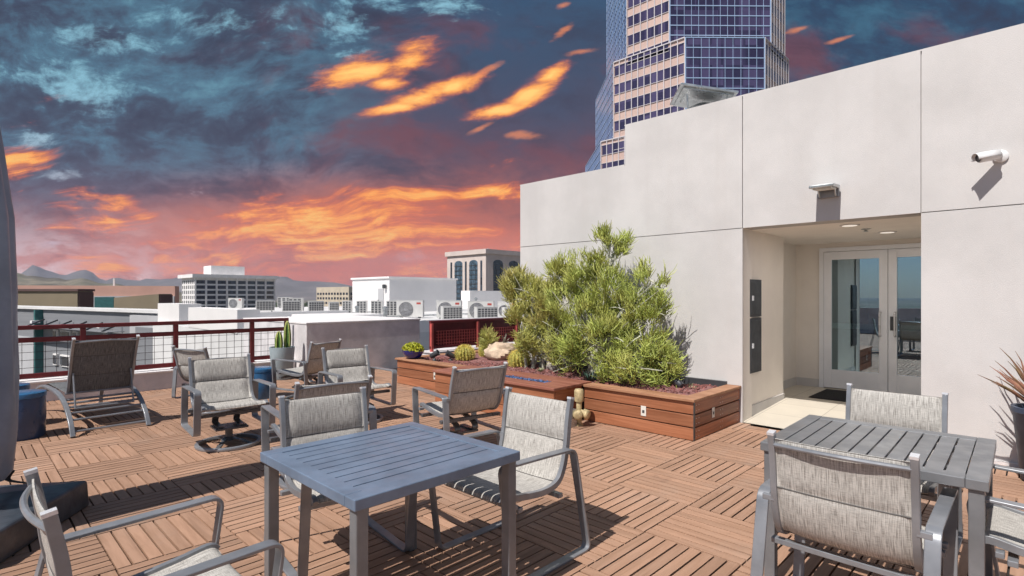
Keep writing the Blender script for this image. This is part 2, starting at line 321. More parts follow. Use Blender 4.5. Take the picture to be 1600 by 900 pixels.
M['brown_trim_shade'] = mat('brown_trim_and_shade', (.12, .072, .066), .9, var=.06, sc=.2)  # coping brown; also puts shade into the ends of the beige boxes
M['greyside'] = mat('grey_siding', (.215, .22, .235), .8, var=.06, sc=.3, stretch=(.2, .2, 9))
M['greylight'] = mat('pale_grey_panel', (.46, .46, .47), .8, var=.06, sc=.3)
M['teal'] = mat('teal_panel', (.03, .13, .13), .5, var=.1)
M['roof'] = mat('white_roof_membrane', (.66, .65, .64), .9, var=.08, sc=.3)
M['acwhite'] = mat('ac_casing', (.56, .55, .53), .5, var=.05, sc=2)
M['acgrille'] = mat('ac_coil', (.09, .09, .095), .7, var=.35, sc=14)
M['acmesh'] = mat('ac_fan_guard', (.25, .25, .26), .6, var=.2, sc=10)
M['logo'] = mat('red_mark', (.42, .06, .045), .5)
M['city'] = mat('city_ground', (.20, .17, .135), .95, var=.3, sc=.012, hue=(.075, .085, .05))
M['foothill'] = mat('scrub_hill', (.185, .16, .115), .95, var=.35, sc=.02, hue=(.07, .08, .045))
M['mount'] = mat('bare_mountain', (.17, .145, .135), .95, var=.25, sc=.004, hue=(.11, .10, .09))
M['treeleaf'] = mat('city_tree_leaf', (.055, .075, .035), .8, var=.3, sc=.3, island=.4)
M['lobby'] = mat('lobby_wall', (.34, .31, .23), .8, var=.06)
M['lobbydark'] = mat('lobby_dark_wood', (.02, .018, .018), .4, var=.2)

# ------------------------------------------------------------------ mesh builder
class MB:
    def __init__(s): s.v = []; s.f = []; s.mi = []; s.uv = None
    def add(s, vs, fs, mi=0):
        o = len(s.v); s.v += [tuple(v) for v in vs]; s.f += [tuple(i + o for i in f) for f in fs]; s.mi += [mi] * len(fs)
    def box(s, c, sz, rot=None, mi=0, nobottom=False):
        hx, hy, hz = sz[0] / 2, sz[1] / 2, sz[2] / 2; c = Vector(c)
        vs = [Vector((x, y, z)) for z in (-hz, hz) for x, y in ((-hx, -hy), (hx, -hy), (hx, hy), (-hx, hy))]
        if rot is not None: vs = [rot @ v for v in vs]
        fs = [(4, 5, 6, 7), (0, 1, 5, 4), (1, 2, 6, 5), (2, 3, 7, 6), (3, 0, 4, 7)] + ([] if nobottom else [(3, 2, 1, 0)])
        s.add([v + c for v in vs], fs, mi); return s
    def span(s, x0, x1, y0, y1, z0, z1, mi=0):
        return s.box(((x0 + x1) / 2, (y0 + y1) / 2, (z0 + z1) / 2), (abs(x1 - x0), abs(y1 - y0), abs(z1 - z0)), None, mi)
    def sweep(s, path, sec, wdir=None, closed=False, mi=0, scale=None, caps=True):
        """carry a 2-D section (a along wdir, b along the path normal) along a path"""
        P = [Vector(p) for p in path]; n = len(P); k = len(sec); vs = []
        nrm = None
        for i, p in enumerate(P):
            a = P[i - 1] if (i > 0 or closed) else p; b = P[(i + 1) % n] if (i < n - 1 or closed) else p
            t = (b - a).normalized()
            if wdir is not None:
                w = Vector(wdir); w = (w - t * w.dot(t)).normalized(); q = t.cross(w)
                # keep thickness at bends
                d1 = (P[i] - a).normalized() if (P[i] - a).length > 1e-9 else t
                f = 1 / max(.5, abs(d1.dot(t)))
            else:
                f = 1.
                if nrm is None:
                    nrm = t.orthogonal().normalized()
                nrm = (nrm - t * nrm.dot(t)).normalized(); w = nrm; q = t.cross(w)
            sc = 1 if scale is None else scale[i]
            vs += [p + w * (x * sc) + q * (y * sc * f) for x, y in sec]
        fs = []
        for i in range(n if closed else n - 1):
            j = (i + 1) % n
            fs += [(i * k + a, i * k + (a + 1) % k, j * k + (a + 1) % k, j * k + a) for a in range(k)]
        if not closed and caps: fs += [tuple(range(k - 1, -1, -1)), tuple(range((n - 1) * k, n * k))]
        s.add(vs, fs, mi); return s
    def bar(s, path, w, t, wdir=(0, 1, 0), closed=False, mi=0):
        return s.sweep(path, [(-w / 2, -t / 2), (w / 2, -t / 2), (w / 2, t / 2), (-w / 2, t / 2)], wdir, closed, mi)
    def tube(s, path, r, n=8, closed=False, mi=0, scale=None):
        return s.sweep(path, [(r * math.cos(2 * PI * i / n), r * math.sin(2 * PI * i / n)) for i in range(n)], None, closed, mi, scale)
    def lathe(s, prof, c=(0, 0, 0), n=32, mi=0, fn=None):
        vs = []
        for r, z in prof:
            for i in range(n):
                a = 2 * PI * i / n; rr = r * (fn(a, z) if fn else 1)
                vs.append((c[0] + rr * math.cos(a), c[1] + rr * math.sin(a), c[2] + z))
        fs = [(i * n + a, i * n + (a + 1) % n, (i + 1) * n + (a + 1) % n, (i + 1) * n + a) for i in range(len(prof) - 1) for a in range(n)]
        fs += [tuple(range(n - 1, -1, -1)), tuple(range((len(prof) - 1) * n, len(prof) * n))]
        s.add(vs, fs, mi); return s
    def ball(s, c, r, n=16, m=10, mi=0, sq=(1, 1, 1), fn=None):
        prof = [(max(1e-4, math.sin(PI * i / m)), -math.cos(PI * i / m)) for i in range(m + 1)]
        o = len(s.v); s.lathe([(a, b) for a, b in prof], (0, 0, 0), n, mi)
        for i in range(o, len(s.v)):
            v = Vector(s.v[i]); k = r * (fn(v) if fn else 1)
            s.v[i] = (c[0] + v.x * k * sq[0], c[1] + v.y * k * sq[1], c[2] + v.z * k * sq[2])
        return s
    def grid(s, rows, mi=0, uvs=None):
        n = len(rows); k = len(rows[0]); o = len(s.v)
        s.add([p for r in rows for p in r], [(i * k + j, i * k + j + 1, (i + 1) * k + j + 1, (i + 1) * k + j) for i in range(n - 1) for j in range(k - 1)], mi)
        return s
    def build(s, name, mats, parent=None, smooth=None, bevel=0., segs=2, loc=None):
        me = bpy.data.meshes.new(name); me.from_pydata(s.v, [], s.f); me.validate(); me.update()
        for m in (mats if isinstance(mats, (list, tuple)) else [mats]): me.materials.append(m)
        if len(me.polygons) == len(s.mi): me.polygons.foreach_set('material_index', s.mi)
        if s.uv:
            l = me.uv_layers.new(name='UVMap')
            for lp in me.loops: l.data[lp.index].uv = s.uv[lp.vertex_index]
        if smooth:
            me.shade_smooth(); me.set_sharp_from_angle(angle=R(smooth))
        o = bpy.data.objects.new(name, me); COL.objects.link(o)
        if parent: o.parent = parent
        if loc: o.location = loc
        if bevel:
            b = o.modifiers.new('bevel', 'BEVEL'); b.width = bevel; b.segments = segs; b.limit_method = 'ANGLE'; b.angle_limit = R(40)
        return o
def tag(o, label=None, cat=None, group=None, kind=None):
    if label: o['label'] = label
    if cat: o['category'] = cat
    if group: o['group'] = group
    if kind: o['kind'] = kind
    return o
def thing(name, label, cat, loc=(0, 0, 0), yaw=0, group=None):
    o = bpy.data.objects.new(name, None); o.empty_display_size = .1; COL.objects.link(o); o.location = loc; o.rotation_euler = (0, 0, yaw)
    return tag(o, label, cat, group)
def kids(o): return [c for c in bpy.data.objects if c.parent == o]
def clone(o, parent=None):
    c = o.copy(); COL.objects.link(c); c.parent = parent
    for k in kids(o): clone(k, c)
    return c
def place(o, loc, yaw, label, group=None):
    o.location = loc; o.rotation_euler = (0, 0, yaw); o['label'] = label
    if group: o['group'] = group
    return o
def rotz(a): return Matrix.Rotation(a, 3, 'Z')
def fillet(pts, r, n=5, closed=False):
    P = [Vector(p) for p in pts]; out = []
    for i, p in enumerate(P):
        if not closed and i in (0, len(P) - 1): out.append(p); continue
        a = P[i - 1]; b = P[(i + 1) % len(P)]
        da = (a - p); db = (b - p); q = min(r, da.length * .45, db.length * .45)
        s_, e_ = p + da.normalized() * q, p + db.normalized() * q
        for k in range(n + 1):
            t = k / n; out.append(s_ * (1 - t) ** 2 + p * 2 * t * (1 - t) + e_ * t * t)
    return out
def spline(pts, per=6):
    P = [Vector(p) for p in pts]; out = []
    for i in range(len(P) - 1):
        p0 = P[max(0, i - 1)]; p1 = P[i]; p2 = P[i + 1]; p3 = P[min(len(P) - 1, i + 2)]
        for k in range(per):
            t = k / per
            out.append(.5 * (2 * p1 + (p2 - p0) * t + (2 * p0 - 5 * p1 + 4 * p2 - p3) * t * t + (3 * p1 - p0 - 3 * p2 + p3) * t ** 3))
    out.append(P[-1]); return out

# ================================================================== THE SETTING: ground, hills, mountains
o = MB().span(-4400, 4400, -4400, 4400, -16.4, -16).build('ground', M['city']); tag(o, kind='structure')
def ridge(name, prof, D0, D1, Dp, m, rough, nx=150, ny=26, seed=0.):
    """terrain strip; prof = (heading tangent, crest height tangent) pairs as seen from the roof"""
    mb = MB(); rows = []; R0 = 1.
    u0, u1 = prof[0][0], prof[-1][0]
    for j in range(ny):
        t = j / (ny - 1); D = D0 + (D1 - D0) * t; row = []
        for i in range(nx):
            u = u0 + (u1 - u0) * i / (nx - 1)
            for (a, ha), (b, hb) in zip(prof, prof[1:]):
                if a <= u <= b: h = ha + (hb - ha) * (u - a) / max(1e-6, b - a); break
            p = FW * D + RT * (D * u)
            q = Vector((p.x, p.y, seed * 100)) / (D1 - D0) * 3.
            f = noise.fractal(q, 1., 2.1, 6) ; rg = abs(noise.noise(q * 2.3 + Vector((7, 3, seed))))
            s_ = (D - D0) / (Dp - D0) if D < Dp else max(0, 1 - (D - Dp) / (D1 - Dp))
            s_ = max(0, s_); k = s_ ** 1.25; cr = 1 + .20 * noise.fractal(Vector((u * 22, seed, 0)), .8, 2.2, 7)
            z = -16.5 + (EYE + Dp * h * cr + 16) * k * (1 + rough * (f * .55 - rg * .5) * (1.15 - s_ * .8))
            row.append((p.x, p.y, z))
        rows.append(row)
    mb.grid(rows); o = mb.build(name, m, smooth=80); tag(o, kind='structure'); return o
ridge('mountains', [(-1.5, .05), (-1.2, .047), (-1.02, .044), (-.92, .044), (-.900, .050), (-.880, .056), (-.855, .0505), (-.829, .040), (-.81, .045), (-.794, .0475),
      (-.77, .041), (-.756, .033), (-.731, .036), (-.70, .031), (-.667, .0305), (-.645, .036), (-.63, .0405), (-.60, .036), (-.57, .041), (-.54, .030), (-.50, .036), (-.455, .035), (-.434, .0335),
      (-.416, .030), (-.399, .0255), (-.37, .029), (-.349, .0285), (-.316, .0265), (-.295, .019), (-.27, .013), (-.2, .010), (-.1, .012), (.1, .018), (.5, .02), (1.2, .02)], 2300, 3900, 3300, M['mount'], 1.0, 220, 34, 1.3)
ridge('foothills', [(-1.6, .05), (-1.2, .05), (-.93, .050), (-.91, .0475), (-.893, .0415), (-.85, .0365), (-.811, .031), (-.754, .0275), (-.711, .0195), (-.667, .0155), (-.62, .009), (-.56, -.002), (-.5, -.012)], 620, 1300, 980, M['foothill'], .5, 110, 22, 4.1)
# far trees scattered over the city, one mass
mb = MB()
for i in range(900):
    u = random.uniform(-1.05, .15); D = random.uniform(190, 900); p = FW * D + RT * (D * u)
    r = random.uniform(1.6, 4.2)
    for k in range(4):
        c = (p.x + random.uniform(-r, r), p.y + random.uniform(-r, r), -16 + r * random.uniform(.7, 1.7))
        mb.ball(c, r * random.uniform(.45, .8), 6, 4, fn=lambda v: 1 + .3 * noise.noise(v * 3 + Vector(c)))
o = mb.build('city_trees', M['treeleaf']); tag(o, kind='stuff')

# ------------------------------------------------------------------ distant buildings
def wins(par, name, org, ax, n, m_, du, dv, w, h, u0, z0, mt, out, depth=.25, cap=100, sill=None):
    """n x m windows, each a mesh of its own, on the face at org running along ax; out = outward normal"""
    ax = Vector(ax); out = Vector(out); rot = Matrix((ax, out, Vector((0, 0, 1)))).transposed()
    for j in range(m_):
        for i in range(n):
            c = Vector(org) + ax * (u0 + i * du) + Vector((0, 0, z0 + j * dv))
            mb = MB().box(c + out * .03, (w, .12, h), rot)
            mb.build(name, mt, par)
GZ = -16.
def office_tower():
    t = thing('office_tower', 'tall stepped glass tower banded in pink stone behind the white wall', 'building', (112, 50, GZ))
    k = .82; X0 = 122.1 * k; Yr = 47.4 * k
    def Z(z): return EYE + (z - EYE) * k
    tiers = [(-60, 43.1, 60.9, 85.0, 154.), (43.1, 63.3, 60.9, 81.0, 152.5), (63.3, 104., 64.96, 76.9, 149.6)]
    ST = 3.98
    L = Vector(t.location)
    for ti, (za, zb, YA, YL, XR) in enumerate(tiers):
        za = Z(za) if ti else GZ; zb = Z(zb); YA *= k; YL *= k; XR *= k
        cA = Vector((X0, YA, 0)); s_ = YA - Yr; cB = Vector((X0 + s_, Yr, 0)); cR = Vector((XR, Yr, 0)); cL = Vector((X0, YL, 0))
        q = 16; cLL = Vector((X0 + q, YL + q, 0)); cBK = Vector((XR + 4, YL + q, 0)); cRB = Vector((XR + 4, Yr + 6, 0))
        ring = [cA, cL, cLL, cBK, cRB, cR, cB]
        n = len(ring)
        mb = MB(); mb.add([p + Vector((0, 0, za)) - L for p in ring] + [p + Vector((0, 0, zb)) - L for p in ring],
                          [(i, i + n, (i + 1) % n + n, (i + 1) % n) for i in range(n)] + [tuple(range(2 * n - 1, n - 1, -1))])
        mb.build('core', M['pinkstone'], t)
        # stone faces: one window band per storey, fins over them
        for a, b, cap in ((cA, cL, 'w'), (cB, cR, 's')):
            ax = (b - a).normalized(); out = Vector((-1, 0, 0)) if cap == 'w' else Vector((0, -1, 0)); ln = (b - a).length
            rot = Matrix((ax, out, Vector((0, 0, 1)))).transposed(); mid = (a + b) / 2 - L
            z = zb - .95
            while z > max(za, 2):
                MB().box(mid + out * .04 + Vector((0, 0, z - 1.05)), (ln - .5, .1, 2.1), rot).build('window_band', M['towerglass'], t)
                z -= ST
            fins = MB(); nn_ = max(2, round(ln / 1.55))
            for i in range(nn_ + 1):
                fins.box(a - L + ax * (ln * i / nn_) + out * .12 + Vector((0, 0, (max(za, 0) + zb) / 2)), (.16, .24, zb - max(za, 0)), rot)
            z = zb
            while z > max(za, 2):
                for dz_ in (.9, 3.1): fins.box(mid + out * .1 + Vector((0, 0, z - dz_)), (ln, .1, .09), rot)
                z -= ST
            fins.box(mid + out * .12 + Vector((0, 0, zb)), (ln, .3, .2), rot)
            fins.build('mullion_grid', M['mullion'], t)
        # glass chamfers
        for a, b, gm, mm, sp in ((cA, cB, 'towerglass', 'mullion_b', 1.99), (cL, cLL, 'towerglass_b', 'mullion_b', 1.99)):
            ax = (b - a).normalized(); out = Vector((ax.y, -ax.x, 0)) if a is cA else Vector((-ax.y, ax.x, 0)); ln = (b - a).length
            if out.x > 0: out = -out
            rot = Matrix((ax, out, Vector((0, 0, 1)))).transposed(); mid = (a + b) / 2 - L; zl = max(za, 0)
            MB().box(mid + out * .06 + Vector((0, 0, (zl + zb) / 2)), (ln, .12, zb - zl), rot).build('curtain_wall', M[gm], t)
            fr = MB(); z = zb
            while z > zl: fr.box(mid + out * .16 + Vector((0, 0, z)), (ln, .1, .17), rot); z -= sp
            kk = round(ln / 1.5)
            for i in range(kk + 1):
                fr.box(a - L + ax * (ln * i / kk) + out * .15 + Vector((0, 0, (zl + zb) / 2)), (.07 if 0 < i < kk else .25, .08, zb - zl), rot)
            fr.build('mullion_grid', M[mm], t)
    return t
office_tower()
def precast_office():
    cx, cy = 111.6, 401.6; top = 15.9; L = Vector((cx, cy, GZ))
    t = thing('office_building', 'white office block with dark window grid and rooftop penthouse in the distance', 'building', L)
    w, dp = 52., 30.
    MB().span(.0, w, 0, dp, 0, top - GZ - 2.4).build('wall', M['concrete_w'], t)
    MB().span(-2.2, w + 2.0, -2, dp + 2., top - GZ - 2.4, top - GZ).build('cornice', M['concrete_w'], t)
    MB().span(12, 34, 8, 24, top - GZ, top - GZ + 6.4).build('penthouse', M['concrete_w'], t)
    pw = w / 8
    for j in range(6):
        for i in range(8):
            z = top - GZ - 5.2 - j * 3.45
            MB().box((pw * (i + .5), -.02, z), (pw * .80, .2, 2.25)).build('window', M['darkwin'], t)
    for j in range(6):
        for i in range(7):
            z = top - GZ - 5.2 - j * 3.45
            MB().box((-.02, 2.3 + i * 4.25, z), (.2, 1.7, 2.3)).build('window', M['darkwin'], t)
    for i in range(9):
        MB().box((pw * i, -.5, (top - GZ) / 2 - 1), (.9, .9, top - GZ + 2)).build('pier', M['concrete_w'], t)
precast_office()
def tan_office():
    L = Vector((182.6, 328.6, GZ)); top = 7.45 - GZ
    t = thing('office_building', 'low tan office block with small square windows beside the white penthouse', 'building', L)
    w, dp = 38., 46.
    MB().span(0, w, 0, dp, 0, top).build('wall', M['tan'], t)
    for j in range(5):
        for i in range(11):
            MB().box((-.02, 2.4 + i * 4.1, top - 4.6 - j * 3.2), (.2, 2.4, 1.5)).build('window', M['darkwin'], t)
    for j in range(5):
        for i in range(9):
            MB().box((2.4 + i * 4.1, -.02, top - 4.6 - j * 3.2), (2.4, .2, 1.5)).build('window', M['darkwin'], t)
tan_office()
def court_tower():
    L = Vector((164., 175.6, GZ)); top = 22.2 - GZ; wl, wr = 27., 32.
    t = thing('court_building', 'pinkish stone tower with tall arched window bays rising behind the white wall', 'building', L)
    MB().span(0, wr, 0, wl, 0, top - 2.1).build('wall', M['courtstone'], t)
    MB().span(-.8, wr + .8, -.8, wl + .8, top - 2.1, top).build('cornice', M['courtstone'], t)
    MB().span(7, 8, 6, 7, top, top + 1.).build('mast', M['mullion'], t)
    def arch(face, u, w, mt):
        n = 10; pts = [(u - w / 2, 4), (u + w / 2, 4), (u + w / 2, top - 6.0)]
        pts += [(u + w / 2 * math.cos(PI * i / n), top - 6.0 + 1.5 * math.sin(PI * i / n)) for i in range(1, n)] + [(u - w / 2, top - 6.0)]
        mb = MB(); k = len(pts)
        if face == 'w': A = [(-.12, a, b) for a, b in pts]; B = [(.1, a, b) for a, b in pts]
        else: A = [(a, -.12, b) for a, b in pts]; B = [(a, .1, b) for a, b in pts]
        mb.add(A + B, [tuple(range(k)), tuple(range(2 * k - 1, k - 1, -1))] + [(i, (i + 1) % k, (i + 1) % k + k, i + k) for i in range(k)])
        f = mb.build('arched_window', mt, t)
        gr = MB(); z = 6
        while z < top - 6:
            gr.box((-.2, u, z) if face == 'w' else (u, -.2, z), (.1, w, .35) if face == 'w' else (w, .1, .35)); z += 2.1
        for q in (-.25, .25): gr.box((-.2, u + q * w, top / 2 - 1) if face == 'w' else (u + q * w, -.2, top / 2 - 1), (.1, .16, top - 10) if face == 'w' else (.16, .1, top - 10))
        gr.build('glazing_bars', M['panel'], f)
    for y in (8.2, 18.6): arch('w', y, 5.6, M['bluewin'])
    for x in (7.5, 17.5): arch('s', x, 6., M['darkwin'])
    for y in (2.9, 13.4, 23.8): MB().box((-.05, y, top / 2 - 2), (.3, 1.1, top - 6)).build('slit_window', M['darkwin'], t)
court_tower()
def simple_block(name, label, cat, x0, x1, y0, y1, z1, mt, z0=GZ, cap=None):
    t = thing(name, label, cat, ((x0 + x1) / 2, (y0 + y1) / 2, z0))
    cx, cy = (x0 + x1) / 2, (y0 + y1) / 2
    MB().span(x0 - cx, x1 - cx, y0 - cy, y1 - cy, 0, z1 - z0).build('wall', mt, t)
    if cap: MB().span(x0 - cx - .15, x1 - cx + .15, y0 - cy - .15, y1 - cy + .15, z1 - z0, z1 - z0 + .22).build('coping', cap, t)
    return t
# long salmon building and the olive-beige roof boxes in front of it
def angled_block(name, label, cat, pa, pb, depth, z0, z1, mt, mt_end=None):
    """box whose long front runs from pa to pb, going back from the viewer"""
    pa, pb = Vector((*pa, 0)), Vector((*pb, 0)); ax = (pb - pa).normalized(); nb = Vector((-ax.y, ax.x, 0))
    if nb.dot(FW) < 0: nb = -nb
    yaw = math.atan2(ax.y, ax.x); ln = (pb - pa).length
    t = thing(name, label, cat, (pa.x, pa.y, z0), yaw)
    s_ = 1 if nb.dot(Vector((-ax.y, ax.x, 0))) > 0 else -1
    MB().span(0, ln, 0, s_ * depth, 0, z1 - z0).build('wall', mt, t)
    return t, ln, s_
t, ln, s_ = angled_block('salmon_building', 'long low salmon-coloured building below the foothills', 'building', (8.5 - 25, 149 + 14), (33.5, 134.8), 3, GZ, 3.6, M['pinkwall'])
for k_, (a, b, c, d2) in enumerate([(27.5, 36, .8, -2), (39.5, 43.5, .2, -2)]):
    pass
MB().span(30, ln, -.6, 0, 12, 17.4).build('screen_wall', M['greylight'], t)
for x in (33., 43.): MB().span(x, x + 3.4, -1.2, -.6, 14.2, 17.2).build('window', M['teal'], t)
MB().span(45.5, 45.8, 1, 1.3, 19.6, 21.2).build('vent_pipe', M['white_far'], t)
t, ln, s_ = angled_block('roof_box', 'olive-beige plant room behind the grey roof, left one with a thin mast', 'plant room', (4.64 - 10, 81.3 + 10.3), (9.52, 76.27), 2.2, GZ, 2.0, M['beige'])
MB().span(-.15, ln + .15, -.15, 2.35, 18., 18.25).build('coping', M['brown_trim_shade'], t)
MB().tube([(11.8, -.5, 16), (11.8, -.5, 18.6)], .12, 6).build('mast', M['white_far'], t)
MB().span(ln, ln + .1, .1, 2.2, 3, 17.9).build('end_wall', M['brown_trim_shade'], t)  # brown slab colours in the shaded end of the box
t, ln, s_ = angled_block('roof_box', 'olive-beige plant room with a sloping top near the white office block', 'plant room', (12.74, 75.83), (16.31, 72.16), 2.4, GZ, 1.2, M['beige'])
mb = MB(); mb.add([(0, 0, 17.2), (ln, 0, 17.2), (ln, 2.4, 17.2), (0, 2.4, 17.2), (0, 0, 17.26), (ln, 0, 17.7), (ln, 2.4, 17.7), (0, 2.4, 17.26)], [(4, 5, 6, 7), (0, 1, 5, 4), (1, 2, 6, 5), (2, 3, 7, 6), (3, 0, 4, 7)]); mb.build('sloped_roof', M['beige'], t)
MB().span(ln, ln + .1, .1, 2.4, 3, 17.6).build('end_wall', M['brown_trim_shade'], t)  # shaded end of this box, likewise done in brown
# grey modern building with awnings
def grey_building():
    p = Vector((8.68, 36.97, GZ)); a = R(102); t = thing('grey_building', 'grey clapboard building with white roof edge and window awnings beyond the railing', 'building', p, a)
    # local +x runs away to the left, local +y faces the viewer
    MB().span(0, 30, -1.5, 0, 0, 16.45).build('wall', M['greyside'], t)
    MB().span(-.2, 30.3, -1.6, .2, 16.45, 16.62).build('roof', M['roof'], t)
    MB().span(0, 3.6, 0, .35, 0, 16.3).build('pilaster_panel', M['greylight'], t)
    MB().span(.6, 2.7, .36, .42, 11., 15.6).build('recess_panel', M['greyside'], t)
    MB().span(18.6, 18.9, 0, .5, 0, 16.4).build('fin', M['teal'], t)
    MB().span(18.9, 30, 0, .25, 0, 14.2).build('pale_panel', M['greylight'], t)
    for (x, z, ww) in ((14.2, 14.55, 1.7), (16.0, 14.55, .75), (12.5, 14.55, .7), (7.4, 14.55, 1.0), (6.2, 14.55, 1.0), (14.2, 12.75, 1.7), (16.0, 12.75, .75), (12.5, 12.75, .7), (7.4, 12.75, 1.0), (6.2, 12.75, 1.0)):
        w = MB().span(x - ww / 2, x + ww / 2, .0, .12, z - .42, z + .42).build('window', M['white_far'], t)
        MB().span(x - ww / 2 + .1, x + ww / 2 - .1, .12, .15, z - .32, z + .32).build('pane', M['darkwin'], w)
    for x in (5.5, 8, 10.5, 13, 15.5, 18):
        MB().bar([(x, .1, 15.7), (x, 1.1, 15.25)], .10, .10, (1, 0, 0)).build('awning_strut', M['panel'], t)
    MB().span(4.8, 19.5, .13, 1.1, 15.2, 15.24).build('awning', M['greyside'], t)
    for x in (7, 18.6, 26): MB().box((x, .5, 15.5), (.4, .5, .2)).build('floodlight', M['white_far'], t)
grey_building()
# white neighbour: roof slab, parapet boxes
t = thing('white_neighbour_building', 'white flat-roofed neighbour carrying the rows of outdoor AC units', 'building', (30, 40, GZ))
def nb(name, x0, x1, y0, y1, z0, z1, m): MB().span(x0 - 30, x1 - 30, y0 - 40, y1 - 40, z0 - GZ, z1 - GZ).build(name, m, t)
nb('roof_slab', 7.3, 62, 17., 33.5, GZ, .1, M['roof']); nb('roof_slab', 16.8, 62, 33.5, 66, GZ, .1, M['roof'])
nb('parapet', 7.28, 8.09, 21.2, 27.2, .1, .98, M['white_far'])
nb('parapet', 7.53, 8.5, 29.6, 33.5, .1, 1.1, M['white_far'])
nb('parapet', 8.5, 16.5, 29.7, 30.2, .1, .62, M['white_far'])
nb('roof_hatch', 11.2, 14.5, 22.5, 25.5, .1, .62, M['white_far'])
nb('roof_curb', 10.2, 28, 17., 17.3, .1, .55, M['white_far'])
for (x, y, h) in ((12.5, 19.5, .8), (15.5, 27, .7), (24, 19.2, .9), (27, 30, 1.1), (23.5, 36, .8), (33, 26, .9)):
    MB().lathe([(.09, 0), (.09, h), (.13, h), (.13, h + .12), (.02, h + .16)], (x - 30, y - 40, .1 - GZ), 12).build('vent_pipe', M['galv'], t)
for (pts) in (((11, 28), (26, 28.8)), ((14, 20.2), (30, 20.4)), ((18, 36), (24, 38))):
    MB().tube([(pts[0][0] - 30, pts[0][1] - 40, .22 - GZ), (pts[1][0] - 30, pts[1][1] - 40, .22 - GZ)], .05, 6).build('conduit', M['galv'], t)
t = thing('rooftop_penthouse', 'white rooftop penthouse with a small door standing among the AC units', 'penthouse', (28.8, 41.7, .1))
MB().span(-3.6, 3.6, -3, 3, 0, 2.85).build('wall', M['white_far'], t)
MB().span(-3.72, 3.72, -3.1, 3.1, 2.85, 3.0).build('coping', M['concrete_w'], t)
dr = MB().span(-3.66, -3.6, -2.2, -1.35, 0, 2.).build('door', M['greylight'], t)
MB().ball((-3.7, -1.45, 1.), .05, 8, 6).build('handle', M['panel'], dr)
MB().lathe([(.12, 0), (.17, .05), (.17, .3), (.1, .34)], (-3.78, -2.5, 2.0), 10).build('wall_lamp', M['panel'], t)
simple_block('white_roof_screen', 'plain white roof screen wall below the arched court tower', 'screen wall', 39.2, 51, 44.5, 46, 2.05, M['white_far'])
# outdoor AC units: (x, y, height, width, face turned to us)
def ac_unit(h, w, kind):
    t = thing('ac_unit', '', 'AC unit')
    d_ = .42
    MB().span(-w / 2, w / 2, -d_ / 2, d_ / 2, .08, h).build('casing', M['acwhite'], t, bevel=.015)
    MB().span(-w / 2, w / 2, -d_ / 2 - .01, d_ / 2 + .01, h, h + .03).build('lid', M['acwhite'], t)
    for s_ in (-1, 1): MB().span(s_ * w * .35 - .05, s_ * w * .35 + .05, -d_ / 2, d_ / 2, 0, .08).build('foot', M['panel'], t)
    if kind == 'fan':
        r = min(w * .3, h * .42)
        f = MB(); f.lathe([(r, 0), (r, .02), (r * .3, .03)], (0, 0, 0), 24)
        f.v = [(x - w * .14, -d_ / 2 - z, y + h * .52) for x, y, z in f.v]; f.build('fan_guard', M['acmesh'], t)
        f = MB()
        for q in range(4):
            rr = r * (.35 + .2 * q); f.tube([(rr * math.cos(a) - w * .14, -d_ / 2 - .035, rr * math.sin(a) + h * .52) for a in [2 * PI * i / 18 for i in range(18)]], .008, 4, True)
        f.build('guard_ring', M['acgrille'], t)
        MB().span(w * .26, w * .42, -d_ / 2 - .006, -d_ / 2, h * .80, h * .91).build('maker_mark', M['logo'], t)
        g_ = MB()
        for j in range(9):
            for i in range(3): g_.span(-w / 2 - .012, -w / 2, -d_ / 2 + .06 + i * .11, -d_ / 2 + .13 + i * .11, .14 + j * h * .095, .14 + j * h * .095 + h * .055)
        g_.build('side_grille', M['acgrille'], t)
    elif kind == 'coil':
        MB().span(-w / 2 + .07, w / 2 - .04, -d_ / 2 - .01, -d_ / 2, .16, h - .06).build('coil_face', M['acgrille'], t)
        g_ = MB()
        for i in range(1, 6): g_.span(-w / 2 + .07 + i * (w - .11) / 6 - .012, -w / 2 + .07 + i * (w - .11) / 6 + .012, -d_ / 2 - .025, -d_ / 2 - .01, .16, h - .06)
        for j in range(1, 5): g_.span(-w / 2 + .07, w / 2 - .04, -d_ / 2 - .03, -d_ / 2 - .025, .16 + j * (h - .22) / 5 - .01, .16 + j * (h - .22) / 5 + .01)
        g_.build('guard_grid', M['acwhite'], t)
    else:
        for i in range(3):
            g_ = MB()
            for j in range(6): g_.span(-w / 2 + .05 + i * w * .3, -w / 2 + .05 + i * w * .3 + w * .2, -d_ / 2 - .012, -d_ / 2, .16 + j * h * .14, .16 + j * h * .14 + h * .10)
            g_.build('side_grille', M['acgrille'], t)
    return t
ordn = ['first', 'second', 'third', 'fourth', 'fifth', 'sixth', 'seventh', 'eighth', 'ninth', 'tenth']
cnt = {'fan': 0, 'coil': 0, 'side': 0}
